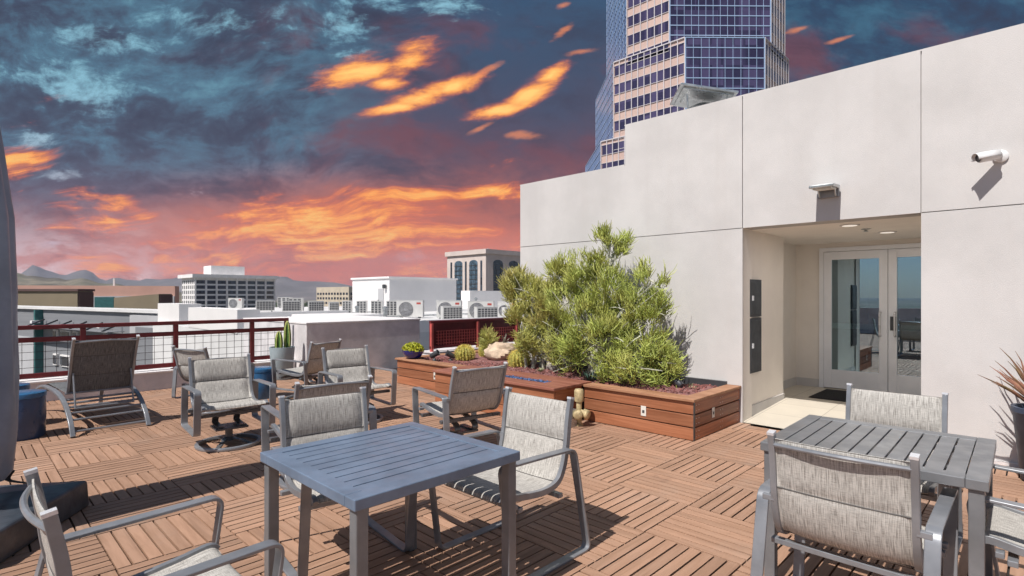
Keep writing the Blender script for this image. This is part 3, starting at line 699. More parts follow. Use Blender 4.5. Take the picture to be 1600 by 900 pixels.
for x, y, h, w, kd in [(20.5, 60.0, 1.13, 1.5, 'fan'), (19.0, 48.6, .95, 1.5, 'coil'), (26.6, 62.3, 1.2, 1.6, 'side'), (19.8, 45.2, .95, 1.4, 'coil'), (20.7, 46.2, 1.18, 1.18, 'side'),
                       (17.8, 36.6, 1.0, 1.04, 'coil'), (18.1, 34.6, .95, .66, 'coil'), (17.9, 32.4, 1.05, .60, 'side'), (18.5, 31.6, 1.05, .66, 'side'), (19.1, 30.8, 1.05, .72, 'side'), (19.8, 30.1, 1.05, .72, 'side'),
                       (19.9, 28.2, 1.08, 1.66, 'fan'), (20.9, 25.6, 1.08, 1.5, 'fan'), (19.0, 23.1, .80, 1.12, 'coil'), (21.2, 23.1, 1.06, 1.5, 'fan'), (19.8, 21.2, .78, 1.2, 'coil'), (22.2, 22.0, 1.05, 1.05, 'fan'), (19.9, 19.4, .78, .9, 'coil')]:
    t = ac_unit(h, w, kd); nm = {'fan': 'white AC unit with round fan and red mark', 'coil': 'low white AC unit with dark coil grid', 'side': 'narrow white AC unit with slotted side'}[kd]
    place(t, (x, y, .1), R({'fan': -50, 'coil': -22, 'side': -36}[kd]), '%s, %s from left of those' % (nm, ordn[cnt[kd]]), 'AC units on the neighbouring roof'); cnt[kd] += 1

# ================================================================== THE ROOF TERRACE
# deck: 61 cm parquet tiles of eight slats
T0 = .61; mbx, mby = MB(), MB()
for kx in range(-11, 11):
    for ky in range(-7, 17):
        x0, y0 = .01 + T0 * kx, -.03 + T0 * ky
        if x0 > 6.48 or (x0 > 5.7 and y0 > 2.6): continue
        n = 8; sl_ = T0 / n; even = (kx + ky) % 2 == 0
        for i in range(n):
            jz = random.uniform(-.0012, .0012)
            if even: mbx.box((min(x0 + T0, 6.49) / 2 + x0 / 2, y0 + sl_ * (i + .5), -.012 + jz), (min(T0, 6.49 - x0) - .007, sl_ - .0115, .024), nobottom=True)
            else:
                xc = x0 + sl_ * (i + .5)
                if xc > 6.44: continue
                mby.box((xc, y0 + T0 / 2, -.012 + jz), (sl_ - .0115, T0 - .007, .024), nobottom=True)
mbx.v = [v for v in mbx.v]
dk = bpy.data.objects.new('deck', None); COL.objects.link(dk); tag(dk, kind='structure')
mbx.build('slats', M['deck_x'], dk); mby.build('cross_slats', M['deck_y'], dk)
tag(MB().span(-7, 12, -5, 10.1, -.06, -.03).build('roof_deck_base', M['underdeck']), kind='structure')
tag(MB().span(-7, 20, -6, 10.45, GZ, -.061).build('terrace_building_base', M['white_far']), kind='structure')

# white building with recessed entrance
wb = thing('white_building', 'white stucco building wall with a recessed double-door entrance', 'building', (6.5, 2.5, 0))
def wpart(name, spans, m, bevel=0.):
    mb = MB()
    for s_ in spans: mb.span(s_[0] - 6.5, s_[1] - 6.5, s_[2] - 2.5, s_[3] - 2.5, s_[4], s_[5])
    return mb.build(name, m, wb, bevel=bevel)
GP = .0045
wpart('wall', [(6.5, 6.52, -6, .82 - GP, 2.3 + GP, 3.86), (6.5, 6.52, .82 + GP, 2.52 - GP, 2.3, 3.86), (6.5, 6.52, 2.52 + GP, 4.13, 2.3 + GP, 3.86), (6.5, 6.52, 4.13, 6.13, 2.3 + GP, 3.31),
               (6.5, 6.52, -6, .82, .03, 2.3 - GP), (6.5, 6.52, 2.52, 6.13, -.03, 2.3 - GP)], M['stucco'])
wpart('wall_core', [(6.522, 6.8, -6, .815, -.03, 3.855), (6.522, 6.8, .815, 2.525, 2.304, 3.855), (6.522, 6.8, 2.525, 4.125, -.03, 3.855), (6.522, 6.8, 4.125, 6.125, -.03, 3.305)], M['joint'])
wpart('end_wall', [(6.502, 16, 6.126, 6.13, -.03, 3.30), (6.502, 16, 4.125, 4.13, 3.31, 3.855)], M['stucco'])
wpart('parapet_top', [(6.501, 6.82, -6, 4.14, 3.86, 3.875), (6.501, 6.82, 4.14, 6.14, 3.31, 3.325)], M['stucco'])
wpart('roof', [(6.8, 16, -6, 4.12, 2.45, 3.5), (6.8, 16, 4.12, 6.12, 2.45, 3.0)], M['roof'])
wpart('side_block', [(6.8, 16, 2.80, 6.12, -.03, 2.45)], M['stucco_in'])
wpart('entry_jamb', [(6.8, 8.0, 2.545, 2.799, -.02, 2.305), (6.524, 6.8, 2.523, 2.799, -.02, 2.304)], M['stucco_in'])
wpart('entry_right_wall', [(6.8, 9.4, .5, .66, -.02, 2.305)], M['stucco_in'])
wpart('entry_ceiling', [(6.8, 9.5, .5, 2.8, 2.305, 2.44)], M['stucco_in'])
wpart('entry_back_wall', [(9.4, 9.5, 2.46, 2.8, -.02, 2.305), (9.4, 9.5, .5, .68, -.02, 2.305), (9.4, 9.5, .68, 2.46, 2.235, 2.305)], M['stucco_in'])
wpart('baseboard', [(6.60, 8.012, 2.533, 2.545, .0, .15), (8.0, 8.012, 2.545, 2.785, .06, .20), (8.012, 9.39, 2.786, 2.799, .07, .2), (9.388, 9.40, 2.47, 2.785, .07, .2)], M['stucco'])
wpart('base_trim', [(6.47, 6.498, -6, .8, .0, .03)], M['parapet'])
mb = MB(); y0, y1 = .66 - 2.5, 2.799 - 2.5
mb.add([(0, y0, .004), (1.5, y0, .075), (5, y0, .075), (0, y1, .004), (1.5, y1, .075), (5, y1, .075)], [(0, 1, 4, 3), (1, 2, 5, 4)]); mb.build('entry_floor', M['tilefloor'], wb)
# lobby behind the doors
wpart('lobby_wall', [(13, 13.1, -1, 4, -.02, 2.7), (9.5, 13, -1.1, -1, -.02, 2.7), (9.5, 13, 2.62, 2.72, -.02, 2.44)], M['lobby'])
wpart('lobby_cupboard', [(10.2, 11.4, 2.2, 2.6, .08, 2.1)], M['lobbydark'])
wpart('lobby_bench', [(11.4, 12.2, 1.5, 2.3, .08, .52)], M['lobbydark'])
for s_ in ((7.1, 1.55), (8.2, 1.38)):
    r_ = MB().lathe([(.10, 2.296), (.10, 2.305)], (s_[0] - 6.5, s_[1] - 2.5, 0), 20).build('ceiling_light', M['stucco'], wb)
    MB().lathe([(.075, 2.292), (.075, 2.297)], (s_[0] - 6.5, s_[1] - 2.5, 0), 20).build('light_lens', M['lamp'], r_)
    dl = bpy.data.lights.new('recess_fill_light', 'AREA'); dl.shape = 'DISK'; dl.size = .07; dl.energy = 4.0; dl.color = (1, .95, .90)  # light added in the ceiling fixtures to lift the entrance recess
    do = bpy.data.objects.new('recess_fill_light', dl); COL.objects.link(do); do.location = (s_[0] - 6.5, s_[1] - 2.5, 2.285); do.parent = wb
MB().lathe([(.035, 2.27), (.02, 2.275), (.012, 2.29), (.05, 2.297), (.05, 2.305)], (7.65 - 6.5, 1.50 - 2.5, 0), 14).build('sprinkler_head', M['galv'], wb)
# door frame and the two leaves
ZD = .078
wpart('door_frame', [(9.38, 9.45, 2.40, 2.46, ZD, 2.235), (9.38, 9.45, .68, .74, ZD, 2.235), (9.38, 9.45, .74, 2.40, 2.175, 2.235)], M['alu'])
def leaf(y0, y1, hy, lock):
    mb = MB(); x0, x1 = 9.395 - 6.5, 9.44 - 6.5; a, b = y0 - 2.5, y1 - 2.5; st = .105
    mb.span(x0, x1, a, a + st, ZD + .01, 2.17); mb.span(x0, x1, b - st, b, ZD + .01, 2.17)
    mb.span(x0, x1, a + st, b - st, 2.05, 2.17); mb.span(x0, x1, a + st, b - st, ZD + .01, ZD + .29)
    lf = mb.build('glazed_door', M['alu'], wb, bevel=.004)
    MB().span(x0 + .02, x0 + .026, a + st, b - st, ZD + .29, 2.05).build('glass', M['glass'], lf)
    MB().span(x1 + .03, x1 + .07, a + .06, b - .06, ZD + .92, ZD + 1.0).build('push_bar', M['alu'], lf)
    h = hy - 2.5
    MB().tube(fillet([(x0, h, .92), (x0 - .075, h, .92), (x0 - .075, h, 1.26), (x0, h, 1.26)], .03), .013, 10).build('handle', M['steel'], lf, smooth=40)
    if lock: MB().span(x0 - .012, x0, a + st - .09 if lock < 0 else b - st + .01, a + st - .02 if lock < 0 else b - st + .08, 1.0, 1.2).build('lock_plate', M['panel'], lf)
    return lf
leaf(1.574, 2.398, 1.66, 0); leaf(.742, 1.568, 1.48, 1)
for z0, z1, nm in ((1.24, 1.70, 'electrical_cabinet'), (.55, 1.225, 'electrical_cabinet')):
    c = MB().span(.235, .615, .02, .044, z0, z1).build(nm, M['panel'], wb, bevel=.004)
    MB().span(.26, .59, .012, .02, z0 + .03, z1 - .03).build('cabinet_door', M['panel'], c, bevel=.004)
    MB().span(.28, .31, -.002, .012, (z0 + z1) / 2 - .03, (z0 + z1) / 2 + .03).build('latch', M['steel'], c)

# wall light over the entrance and the security camera
t = thing('wall_light', 'flat grey floodlight sticking out over the entrance', 'light', (6.5, 1.61, 2.60))
MB().span(-.04, 0, -.10, .10, -.06, .06).build('mounting_box', M['light_metal'], t, bevel=.006)
rt_ = Matrix.Rotation(R(-4), 3, 'Y')
MB().box((-.17, 0, .035), (.26, .23, .035), rt_).build('lamp_head', M['galv'], t, bevel=.008)
MB().box((-.17, 0, .012), (.20, .17, .015), rt_).build('diffuser', M['white_plate'], t)
for y in (-.075, .075): MB().tube([(-.10, y, .02), (-.06, y, -.045), (-.02, y, -.05)], .008, 6).build('hinge_arm', M['galv'], t)
t = thing('security_camera', 'white bullet security camera on the white wall, right of the door', 'camera', (6.5, .25, 2.74))
f = MB().lathe([(.055, 0), (.055, .02), (.03, .035)], (0, 0, 0), 24); f.v = [(-z, x, y) for x, y, z in f.v]; f.build('base_plate', M['camwhite'], t, smooth=40)
MB().tube(fillet([(-.02, 0, 0), (-.09, .015, 0), (-.13, .05, -.012)], .03), .02, 12).build('mounting_arm', M['camwhite'], t, smooth=40)
bd = Vector((-.55, .72, -.16)).normalized(); qd = bd.to_track_quat('Z', 'Y').to_matrix()
def along(prof, n=24):
    f = MB().lathe(prof, (0, 0, 0), n); f.v = [tuple(qd @ Vector(v) + Vector((-.10, .02, .0))) for v in f.v]; return f
along([(.036, -.02), (.042, -.01), (.042, .145), (.036, .15)]).build('camera_body', M['camwhite'], t, smooth=40)
along([(.034, .151), (.034, .154)]).build('lens', M['lens'], t, smooth=40)
f = MB(); rows = []
for z in (-.01, .18): rows.append([tuple(qd @ Vector((.048 * math.cos(a), .048 * math.sin(a), z)) + Vector((-.10, .02, .0))) for a in [R(-20 + 220 * i / 12) for i in range(13)]])
f.grid(rows); so_ = f.build('sun_shield', M['camwhite'], t, smooth=60); md = so_.modifiers.new('solid', 'SOLIDIFY'); md.thickness = .003
# roof exhaust hood above the wall
t = thing('roof_vent', 'galvanised exhaust hood with tilted lid on the roof behind the wall', 'vent', (7.72, 3.58, 3.36))
MB().lathe([(.29, 0), (.29, .74), (.28, .82), (.23, .90), (.13, .955), (.02, .97)], (0, 0, 0), 28).build('drum', M['galv'], t, smooth=40)
rr = rotz(R(38)) @ Matrix.Rotation(R(11), 3, 'X')
MB().box((0, 0, 1.06), (.84, .80, .03), rr).build('lid', M['galv'], t, bevel=.004)
MB().box((0, 0, 1.032), (.74, .70, .022), rr).build('lid_liner', M['galv'], t)
for sx in (-1, 1):
    for sy in (-1, 1): MB().tube([rotz(R(38)) @ Vector((sx * .26, sy * .24, .55)), rotz(R(38)) @ Vector((sx * .30, sy * .28, 1.02))], .012, 6).build('lid_support', M['galv'], t)

# grey-white block at the end of the terrace, curb, railings
t = thing('stucco_block', 'low white stucco block wall between the two red railings', 'wall', (4.52, 9.67, -.03))
MB().span(0, 2.55, 0, 3.1, 0, 1.0).build('wall', M['parapet'], t, bevel=.012)
MB().span(-.012, 2.562, -.012, 3.112, 1.0, 1.035).build('coping', M['white_far'], t, bevel=.006)
t = thing('curb_wall', 'low stucco curb carrying the long red railing', 'curb', (-1, 10.25, -.03))
MB().span(-6, 5.5, -.15, .2, 0, .30).build('wall', M['parapet'], t); MB().span(-6, 5.5, -.17, .22, .30, .325).build('coping', M['white_far'], t, bevel=.005)
def railing():
    t = thing('railing', 'long red-brown railing with dark wire mesh along the terrace edge', 'railing', (2, 10.22, .295))
    X = lambda x: x - 2
    z0 = -.295
    MB().span(X(-6.5), X(4.42), -.035, .035, z0 + 1.02, z0 + 1.08).build('top_rail', M['red'], t, bevel=.008)
    MB().span(X(-6.5), X(4.42), -.025, .025, z0 + .84, z0 + .91).build('mid_rail', M['red'], t, bevel=.008)
    MB().span(X(-6.5), X(4.42), -.025, .025, z0 + .33, z0 + .40).build('bottom_rail', M['red'], t, bevel=.008)
    ps = [4.385, 3.76, 2.55, 1.34, .13, -1.08, -2.3, -3.5, -4.7, -5.9]
    for x in ps:
        p = MB().span(X(x) - .034, X(x) + .034, -.034, .034, 0, z0 + 1.02).build('post', M['red'], t, bevel=.006)
        MB().span(X(x) - .06, X(x) + .06, -.06, .06, 0, .012).build('base_plate', M['red'], p)
    for a, b in zip(ps[1:], ps):
        mb = MB(); x = a + .034
        while x < b - .03: mb.span(X(x) - .003, X(x) + .003, -.004, .002, z0 + .40, z0 + .84); x += .125
        z = z0 + .48
        while z < z0 + .83: mb.span(X(a + .034), X(b - .034), .0022, .007, z - .003, z + .003); z += .11
        mb.build('mesh_panel', M['wire'], t)
railing()
def red_fence():
    t = thing('red_screen_fence', 'short dark red screen fence with lattice panels beside the stucco block', 'fence', (7.1, 9.34, .3))
    MB().span(0, 5, -.025, .045, .60, .66).build('top_rail', M['red'], t, bevel=.006)
    MB().span(0, 5, -.025, .045, .06, .12).build('bottom_rail', M['red'], t, bevel=.006)
    MB().span(0, 5, .02, .035, .12, .60).build('shade_sheet', M['red'], t)  # solid dark sheet put in for another railing's shade behind the lattice
    for x in (.03, 1.35, 2.65, 3.95):
        MB().span(x - .03, x + .03, -.04, .02, 0, .60).build('post', M['red_sunlit'], t, bevel=.006)
    for x in (.03, 1.35, 2.65):
        mb = MB(); a = x + .18
        while a < x + 1.26: mb.span(a - .008, a + .008, -.012, .0, .13, .44); a += .075
        z = .17
        while z < .45: mb.span(x + .12, x + 1.27, -.02, -.0125, z - .007, z + .007); z += .065
        mb.build('lattice', M['red_sunlit'], t)
red_fence()
t = thing('curb_wall', 'short stucco curb under the dark red screen fence', 'curb', (9.5, 9.4, -.03))
MB().span(-2.42, 6, -.16, .4, 0, .30).build('wall', M['parapet'], t); MB().span(-2.44, 6, -.18, .42, .30, .33).build('coping', M['parapet'], t, bevel=.005)
# parapet behind the viewer (the doors mirror it)
t = thing('parapet_wall', 'low white parapet on the far side of the terrace', 'wall', (-6.8, 2, -.03)); MB().span(-.15, .15, -7, 8, 0, 1.05).build('wall', M['parapet'], t)

# haze: the air between here and the mountains
hz = MB().span(-4300, 4300, -4300, 4300, -17.4, 330).build('haze', [])
vm = bpy.data.materials.new('haze_air'); vm.use_nodes = True; vt = vm.node_tree; vt.nodes.clear()
pv = vt.nodes.new('ShaderNodeVolumePrincipled'); pv.inputs['Color'].default_value = (.66, .75, 1., 1); pv.inputs['Density'].default_value = .000105; pv.inputs['Anisotropy'].default_value = .0
vt.links.new(pv.outputs[0], vt.nodes.new('ShaderNodeOutputMaterial').inputs['Volume']); hz.data.materials.append(vm); tag(hz, kind='stuff')

# ------------------------------------------------------------------ planter and fire pit
pl = thing('planter', 'long raised red-wood planter of desert plants along the white wall', 'planter', (5.3, 4.2, 0))
def prow(x0, x1, y0, y1, along_y, m, z0=.0, n=3, h=.135, gap=.011, name='side_boards'):
    mb = MB()
    for i in range(n): mb.span(x0 - 5.3, x1 - 5.3, y0 - 4.2, y1 - 4.2, z0 + i * h + gap / 2, z0 + (i + 1) * h - gap / 2)
    return mb.build(name, m, pl, bevel=.004, segs=1)
HP = .405
MB().span(-.003, .030, -1.653, -1.648, .004, .40).build('corner_trim', M['panel'], pl)
fb1 = prow(5.30, 5.325, 2.552, 3.94, True, M['plank'])
fb2 = prow(5.30, 5.325, 6.16, 7.90, True, M['plank'])
eb = prow(5.328, 6.495, 2.55, 2.575, False, M['plank_end'])
prow(5.328, 9.5, 7.875, 7.9, False, M['plank_end'])
MB().span(.02, 1.19, -1.6, 3.66, .01, .39).build('liner', M['underdeck'], pl)
for q in ((-.03, .17, -1.67, -.262), (.172, 1.195, -1.67, -1.50), (-.03, .17, 1.97, 3.52), (-.03, 4.2, 3.522, 3.73), (1.22, 4.2, 1.97, 2.10)):
    MB().span(*q, HP, HP + .03).build('cap_board', M['cap'], pl, bevel=.005)
MB().span(1.15, 1.195, -1.5, 1.93, .36, .47).build('back_board', M['panel'], pl)
# mulch surface, gently mounded
rows = []
for i in range(26):
    row = []
    for j in range(70):
        x = 5.45 + (6.46 - 5.45) * i / 25; y = 2.70 + (6.11 - 2.70) * j / 69
        row.append((x - 5.3, y - 4.2, .385 + .05 * math.sin(PI * i / 25) + .025 * noise.noise(Vector((x * 3, y * 3, 0)))))
    rows.append(row)
mb = MB(); mb.grid(rows)
rows = []
for i in range(60):
    row = []
    for j in range(30):
        x = 5.45 + (9.4 - 5.45) * i / 59; y = 6.11 + (7.74 - 6.11) * j / 29
        row.append((x - 5.3, y - 4.2, .385 + .05 * math.sin(PI * min(1, i / 25)) * (1 if i < 25 else 1) + .03 * noise.noise(Vector((x * 3, y * 3, 0)))))
    rows.append(row)
mb.grid(rows); mb.build('mulch', M['mulch'], pl, smooth=60)
mb = MB()
def soil_z(x, y): return .385 + .05 * math.sin(PI * min(1, max(0, (x - 5.45) / 1.01))) * (1 if y < 6.11 else .6) + .025 * noise.noise(Vector((x * 3, y * 3, 0)))
for i in range(3600):
    if random.random() < .6: x, y = random.uniform(5.5, 6.44), random.uniform(2.75, 7.6)
    else: x, y = random.uniform(5.5, 8.5), random.uniform(6.2, 7.7)
    q = random.uniform(.010, .024); z = soil_z(x, y)
    rt_ = Matrix.Rotation(random.uniform(0, 6), 3, Vector((random.random(), random.random(), random.random())))
    mb.box((x - 5.3, y - 4.2, z + .004), (q * 1.6, q, q * .6), rt_)
ch = mb.build('mulch_chips', M['chip'], pl); ch['kind'] = 'stuff'
for (x, y, nx) in ((5.30, 3.13, 'f'), (5.30, 6.85, 'f'), (5.76, 2.55, 'e')):
    if nx == 'f':
        p = MB().span(-.006, -.001, y - 4.2 - .032, y - 4.2 + .032, .175, .285).build('step_light', M['white_plate'], pl, bevel=.002)
        MB().span(-.009, -.006, y - 4.2 - .014, y - 4.2 + .014, .21, .24).build('lens', M['panel'], p)
    else:
        p = MB().span(x - 5.3 - .032, x - 5.3 + .032, -1.656, -1.651, .175, .285).build('step_light', M['white_plate'], pl, bevel=.002)
        MB().span(x - 5.3 - .014, x - 5.3 + .014, -1.659, -1.656, .21, .24).build('lens', M['panel'], p)
for x in (5.36, 5.42, 5.95, 6.01, 6.42):
    for i in range(3):
        for dz_ in (.04, .095): MB().ball((x - 5.3, -1.6505, i * .135 + dz_), .0045, 8, 6, 0, (1, .4, 1)).build('screw_head', M['steel'], pl)
fp = thing('fire_pit', 'plum-capped wooden fire pit filled with blue glass chips', 'fire pit', (4.98, 5.06, 0))
mb = MB()
for i in range(3):
    z0, z1 = i * .14 + .004, (i + 1) * .14 - .004
    mb.span(-.23, -.205, -1.10, 1.08, z0, z1)
mb.build('side_boards', M['plank'], fp, bevel=.004, segs=1)
for ya, yb in ((-1.10, -1.075), (1.055, 1.08)):
    mb = MB()
    for i in range(3): mb.span(-.203, .30, ya, yb, i * .14 + .004, (i + 1) * .14 - .004)
    mb.build('end_boards', M['plank_end'], fp, bevel=.004, segs=1)
MB().span(-.20, .40, -1.07, 1.05, .0, .36).build('core', M['underdeck'], fp)
for q in ((-.26, -.02, -1.13, 1.11), (.20, .46, -1.13, 1.11), (-.018, .198, -1.13, -.78), (-.018, .198, .85, 1.11)):
    MB().span(*q, .42, .452).build('cap_board', M['firecap'], fp, bevel=.005)
tr_ = MB(); tr_.span(-.016, .196, -.778, .848, .36, .41); tr_.build('tray', M['panel'], fp)
mb = MB()
for i in range(2200):
    q = random.uniform(.007, .014)
    mb.box((random.uniform(-.005, .185), random.uniform(-.765, .835), .414 + random.uniform(0, .022)), (q * 1.4, q, q), Matrix.Rotation(random.uniform(0, 6), 3, Vector((random.random(), random.random(), random.random() + .1))))
o = mb.build('glass_chips', M['fireglass'], fp); o['kind'] = 'stuff'

# ------------------------------------------------------------------ planting
def rock(name, label, m, loc, sz, seed):
    o = MB().ball((0, 0, sz[2] * .42), 1., 26, 18, 0, sz, lambda v: .5 * (1 + .34 * noise.noise(v * 1.3 + Vector((seed, 0, 0))) + .14 * noise.noise(v * 3.2 + Vector((0, seed, 0))) + .06 * noise.noise(v * 8))).build(name, m, None, smooth=35, loc=loc)
    return tag(o, label, 'rock')
rock('boulder', 'large tan boulder between the golden barrel cacti', M['rock'], (6.42, 6.50, .40), (.50, .54, .36), 1.7)
rock('boulder', 'smaller grey-tan boulder at the foot of the green bush', M['rock_grey'], (6.06, 5.02, .40), (.28, .30, .25), 5.1)
def barrel(loc, r, label):
    t = thing('barrel_cactus', label, 'cactus', loc, random.uniform(0, 3), 'golden barrel cacti in the planter')
    nr = 18
    prof = [(max(.01, r * math.sin(PI * (.12 + .86 * i / 16)) ** .8), r * .92 - r * .92 * math.cos(PI * (.12 + .86 * i / 16)) * 1.0 - .1 * r) for i in range(17)]
    MB().lathe(prof, (0, 0, 0), 108, 0, lambda a, z: 1 + .07 * math.cos(nr * a)).build('body', M['barrel'], t, smooth=60)
    mb = MB()
    for k in range(nr):
        a0 = 2 * PI * k / nr
        for i in range(2, 17):
            rr, zz = prof[i]; rr *= 1.07
            for q in range(5):
                a = a0 + random.uniform(-.05, .05); p = Vector((rr * math.cos(a), rr * math.sin(a), zz))
                dd = (Vector((math.cos(a), math.sin(a), .25 + (i - 8) * .12)).normalized() + Vector((random.uniform(-.8, .8), random.uniform(-.8, .8), random.uniform(-.8, .8)))).normalized()
                e = p + dd * random.uniform(.025, .05); s_ = dd.orthogonal() * .0028; s2 = dd.cross(s_)
                mb.add([p + s_, p - s_ * .5 + s2 * .87, p - s_ * .5 - s2 * .87, e], [(0, 1, 3), (1, 2, 3), (2, 0, 3)])
    mb.build('spines', M['spine'], t)
barrel((5.97, 6.91, .395), .150, 'golden barrel cactus nearest the blue bowl')
barrel((6.55, 6.95, .40), .150, 'golden barrel cactus behind, just left of the large boulder')
barrel((5.98, 5.66, .40), .152, 'golden barrel cactus in front, right of the large boulder')
# pencil bush
def twigs(mb, p, dirn, n, ln, r, spread):
    for _ in range(n):
        dd = (dirn + Vector((random.gauss(0, spread), random.gauss(0, spread), random.gauss(0, spread * .7) + .25))).normalized()
        l = ln * random.uniform(.55, 1.15); bend = Vector((random.gauss(0, .3), random.gauss(0, .3), random.uniform(0, .5)))
        a = p + Vector((random.gauss(0, .02), random.gauss(0, .02), random.gauss(0, .02)))
        m_ = a + dd * l * .5; e = m_ + (dd + bend).normalized() * l * .5
        s1 = dd.orthogonal().normalized(); s2 = dd.cross(s1); vs = []
        for q, rr in ((a, r), (m_, r * .95), (e, r * .55)):
            vs += [q + s1 * rr, q + (-s1 * .5 + s2 * .87) * rr, q + (-s1 * .5 - s2 * .87) * rr]
        mb.add(vs, [(0, 1, 4, 3), (1, 2, 5, 4), (2, 0, 3, 5), (3, 4, 7, 6), (4, 5, 8, 7), (5, 3, 6, 8), (6, 7, 8)])
def bush(name, label, base, clumps, twm, seed, r=.0046, kn=1.0):
    random.seed(seed)
    t = thing(name, label, 'shrub', base)
    B = Vector(base); st = MB(); fo = MB()
    for (x, y, z, rx, rz, n) in clumps:
        c = Vector((x, y, z)) - B
        lo = Vector((random.uniform(-.12, .12), random.uniform(-.2, .2), 0))
        mid = lo.lerp(c, .5) + Vector((random.gauss(0, .05), random.gauss(0, .07), .03))
        path = spline([lo, lo.lerp(mid, .5) + Vector((0, 0, .03)), mid, c + Vector((0, 0, rz * .2))], 4)
        st.tube(path, .026, 6, scale=[1.1 - .75 * i / (len(path) - 1) for i in range(len(path))])
        # side limbs
        for k in range(7):
            a0 = path[random.randint(len(path) // 2, len(path) - 1)]
            e = c + Vector((random.gauss(0, rx * .5), random.gauss(0, rx * .6), random.gauss(0, rz * .5)))
            st.tube(spline([a0, a0.lerp(e, .5) + Vector((0, 0, .03)), e], 3), .011, 5, scale=[1, .95, .85, .75, .65, .55, .4])
        nt_ = int(n * kn)
        for k in range(nt_):
            while True:
                q = Vector((random.uniform(-1, 1), random.uniform(-1, 1), random.uniform(-1, 1)))
                if .35 < q.length < 1: break
            # clumpy: keep tufts that fall in a noise cell
            w = Vector((q.x * rx, q.y * rx, q.z * rz)); p = c + w
            if noise.noise((p + B) * 4.2) < random.uniform(-.16, .24): continue
            if p.x + B.x > 6.42: p.x = 6.42 - B.x - random.uniform(0, .1)
            if p.z + B.z < .43: continue
            dirn = (q * .75 + Vector((0, 0, .65))).normalized()
            low = .5 if p.z + B.z < .95 else 0.
            twigs(fo, p, dirn, random.randint(6, 10), random.uniform(.09, .18), r, .50 + low)
    st.build('branches', M['bark'], t, smooth=50)
    # keep stems in front of the wall
    fo.v = [(min(x, 6.46 - B.x), y, z) for x, y, z in fo.v]
    fo.build('stems', twm, t)
    return t
bush('pencil_bush', 'big bright green pencil-stem bush against the white wall', (5.98, 4.2, .40), [
    (5.98, 4.02, 2.13, .23, .25, 190), (5.98, 4.20, 1.90, .17, .22, 80), (5.92, 4.35, 1.78, .26, .30, 190), (5.98, 4.86, 1.84, .18, .20, 120), (5.95, 4.05, 1.55, .28, .32, 170),
    (5.93, 3.42, 1.64, .25, .26, 180), (5.93, 3.42, 1.34, .25, .27, 150), (5.88, 3.72, 1.25, .27, .30, 170), (5.80, 4.2, 1.20, .30, .30, 200), (5.85, 4.62, 1.45, .28, .30, 200),
    (5.78, 3.45, .95, .29, .32, 260), (5.72, 3.85, .90, .28, .30, 260), (5.80, 4.35, .92, .28, .32, 230), (5.85, 4.70, 1.05, .25, .32, 190), (5.68, 3.45, .62, .28, .20, 190), (5.80, 3.22, .66, .24, .22, 180), (5.85, 4.55, .66, .28, .22, 160), (5.70, 3.85, .58, .18, .15, 90)], M['twig'], 21, kn=1.4)
bush('pencil_bush', 'yellower pencil-stem bush with reddish tips at the wall corner', (6.0, 5.25, .40), [
    (6.0, 5.70, 1.62, .26, .26, 230), (6.0, 5.35, 1.42, .28, .30, 230), (5.95, 5.02, 1.45, .25, .28, 170), (5.95, 5.52, 1.22, .28, .26, 190), (5.95, 5.05, 1.08, .26, .28, 190), (5.92, 5.30, .86, .26, .28, 180), (5.92, 4.95, .70, .25, .24, 170)], M['twig_y'], 22, kn=1.4)
bush('pencil_bush', 'small upright pencil-stem plant in front of the dark red screen', (6.75, 6.75, .40), [(6.75, 6.75, .72, .12, .20, 70), (6.75, 6.72, .58, .10, .14, 40)], M['twig_y'], 23)
random.seed(5)
def rosette(name, label, loc, n, ln, w, m, up=.5, cat='succulent', curve=.2):
    mb = MB()
    for i in range(n):
        a = i * 2.399; tl = up + .55 * (i / n); l = ln * random.uniform(.7, 1.1) * (1 - .25 * i / n)
        h = Vector((math.cos(a), math.sin(a), 0)); s_ = Vector((-math.sin(a), math.cos(a), 0))
        pts = []
        for k in range(6):
            q = k / 5; p = h * (l * q * math.cos(tl + curve * q)) + Vector((0, 0, l * q * math.sin(tl + curve * q) + .005)); ww = w * (1 - q ** 1.8) * (0.6 + .8 * min(1, q * 3)) / 1.4
            pts.append((p - s_ * ww, p - Vector((0, 0, ww * .6)), p + s_ * ww, p + Vector((0, 0, ww * .15))))
        vs = [v for r in pts for v in r]
        mb.add(vs, [(r * 4 + c, r * 4 + (c + 1) % 4, r * 4 + 4 + (c + 1) % 4, r * 4 + 4 + c) for r in range(5) for c in range(4)])
    o = mb.build(name, m, None, smooth=60, loc=loc); return tag(o, label, cat)
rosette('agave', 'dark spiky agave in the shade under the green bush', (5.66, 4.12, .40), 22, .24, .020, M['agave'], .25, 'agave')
rosette('succulent', 'small pale succulent in the mulch near the planter end', (5.95, 2.88, .395), 26, .085, .010, M['succ'], .4)
rosette('succulent', 'pale grey-green succulent beside the smaller boulder', (5.80, 5.08, .40), 30, .11, .014, M['succ'], .4)
rosette('succulent', 'tiny pale succulent in the mulch right behind the spotlight', (6.15, 3.0, .40), 18, .07, .010, M['succ'], .6)
def spot(loc, yaw, label):
    t = thing('garden_spotlight', label, 'spotlight', loc, yaw, 'garden spotlights in the planter')
    MB().lathe([(.035, -.02), (.03, .02), (.012, .04), (.012, .07)], (0, 0, 0), 12).build('spike', M['panel'], t, smooth=40)
    f = MB().lathe([(.03, -.08), (.042, -.06), (.045, .06), (.052, .065), (.052, .08), (.044, .08), (.04, .06)], (0, 0, 0), 18)
    q = Matrix.Rotation(R(62), 3, 'Y'); f.v = [tuple(q @ Vector(v) + Vector((0, 0, .10))) for v in f.v]; f.build('lamp_head', M['panel'], t, smooth=40)
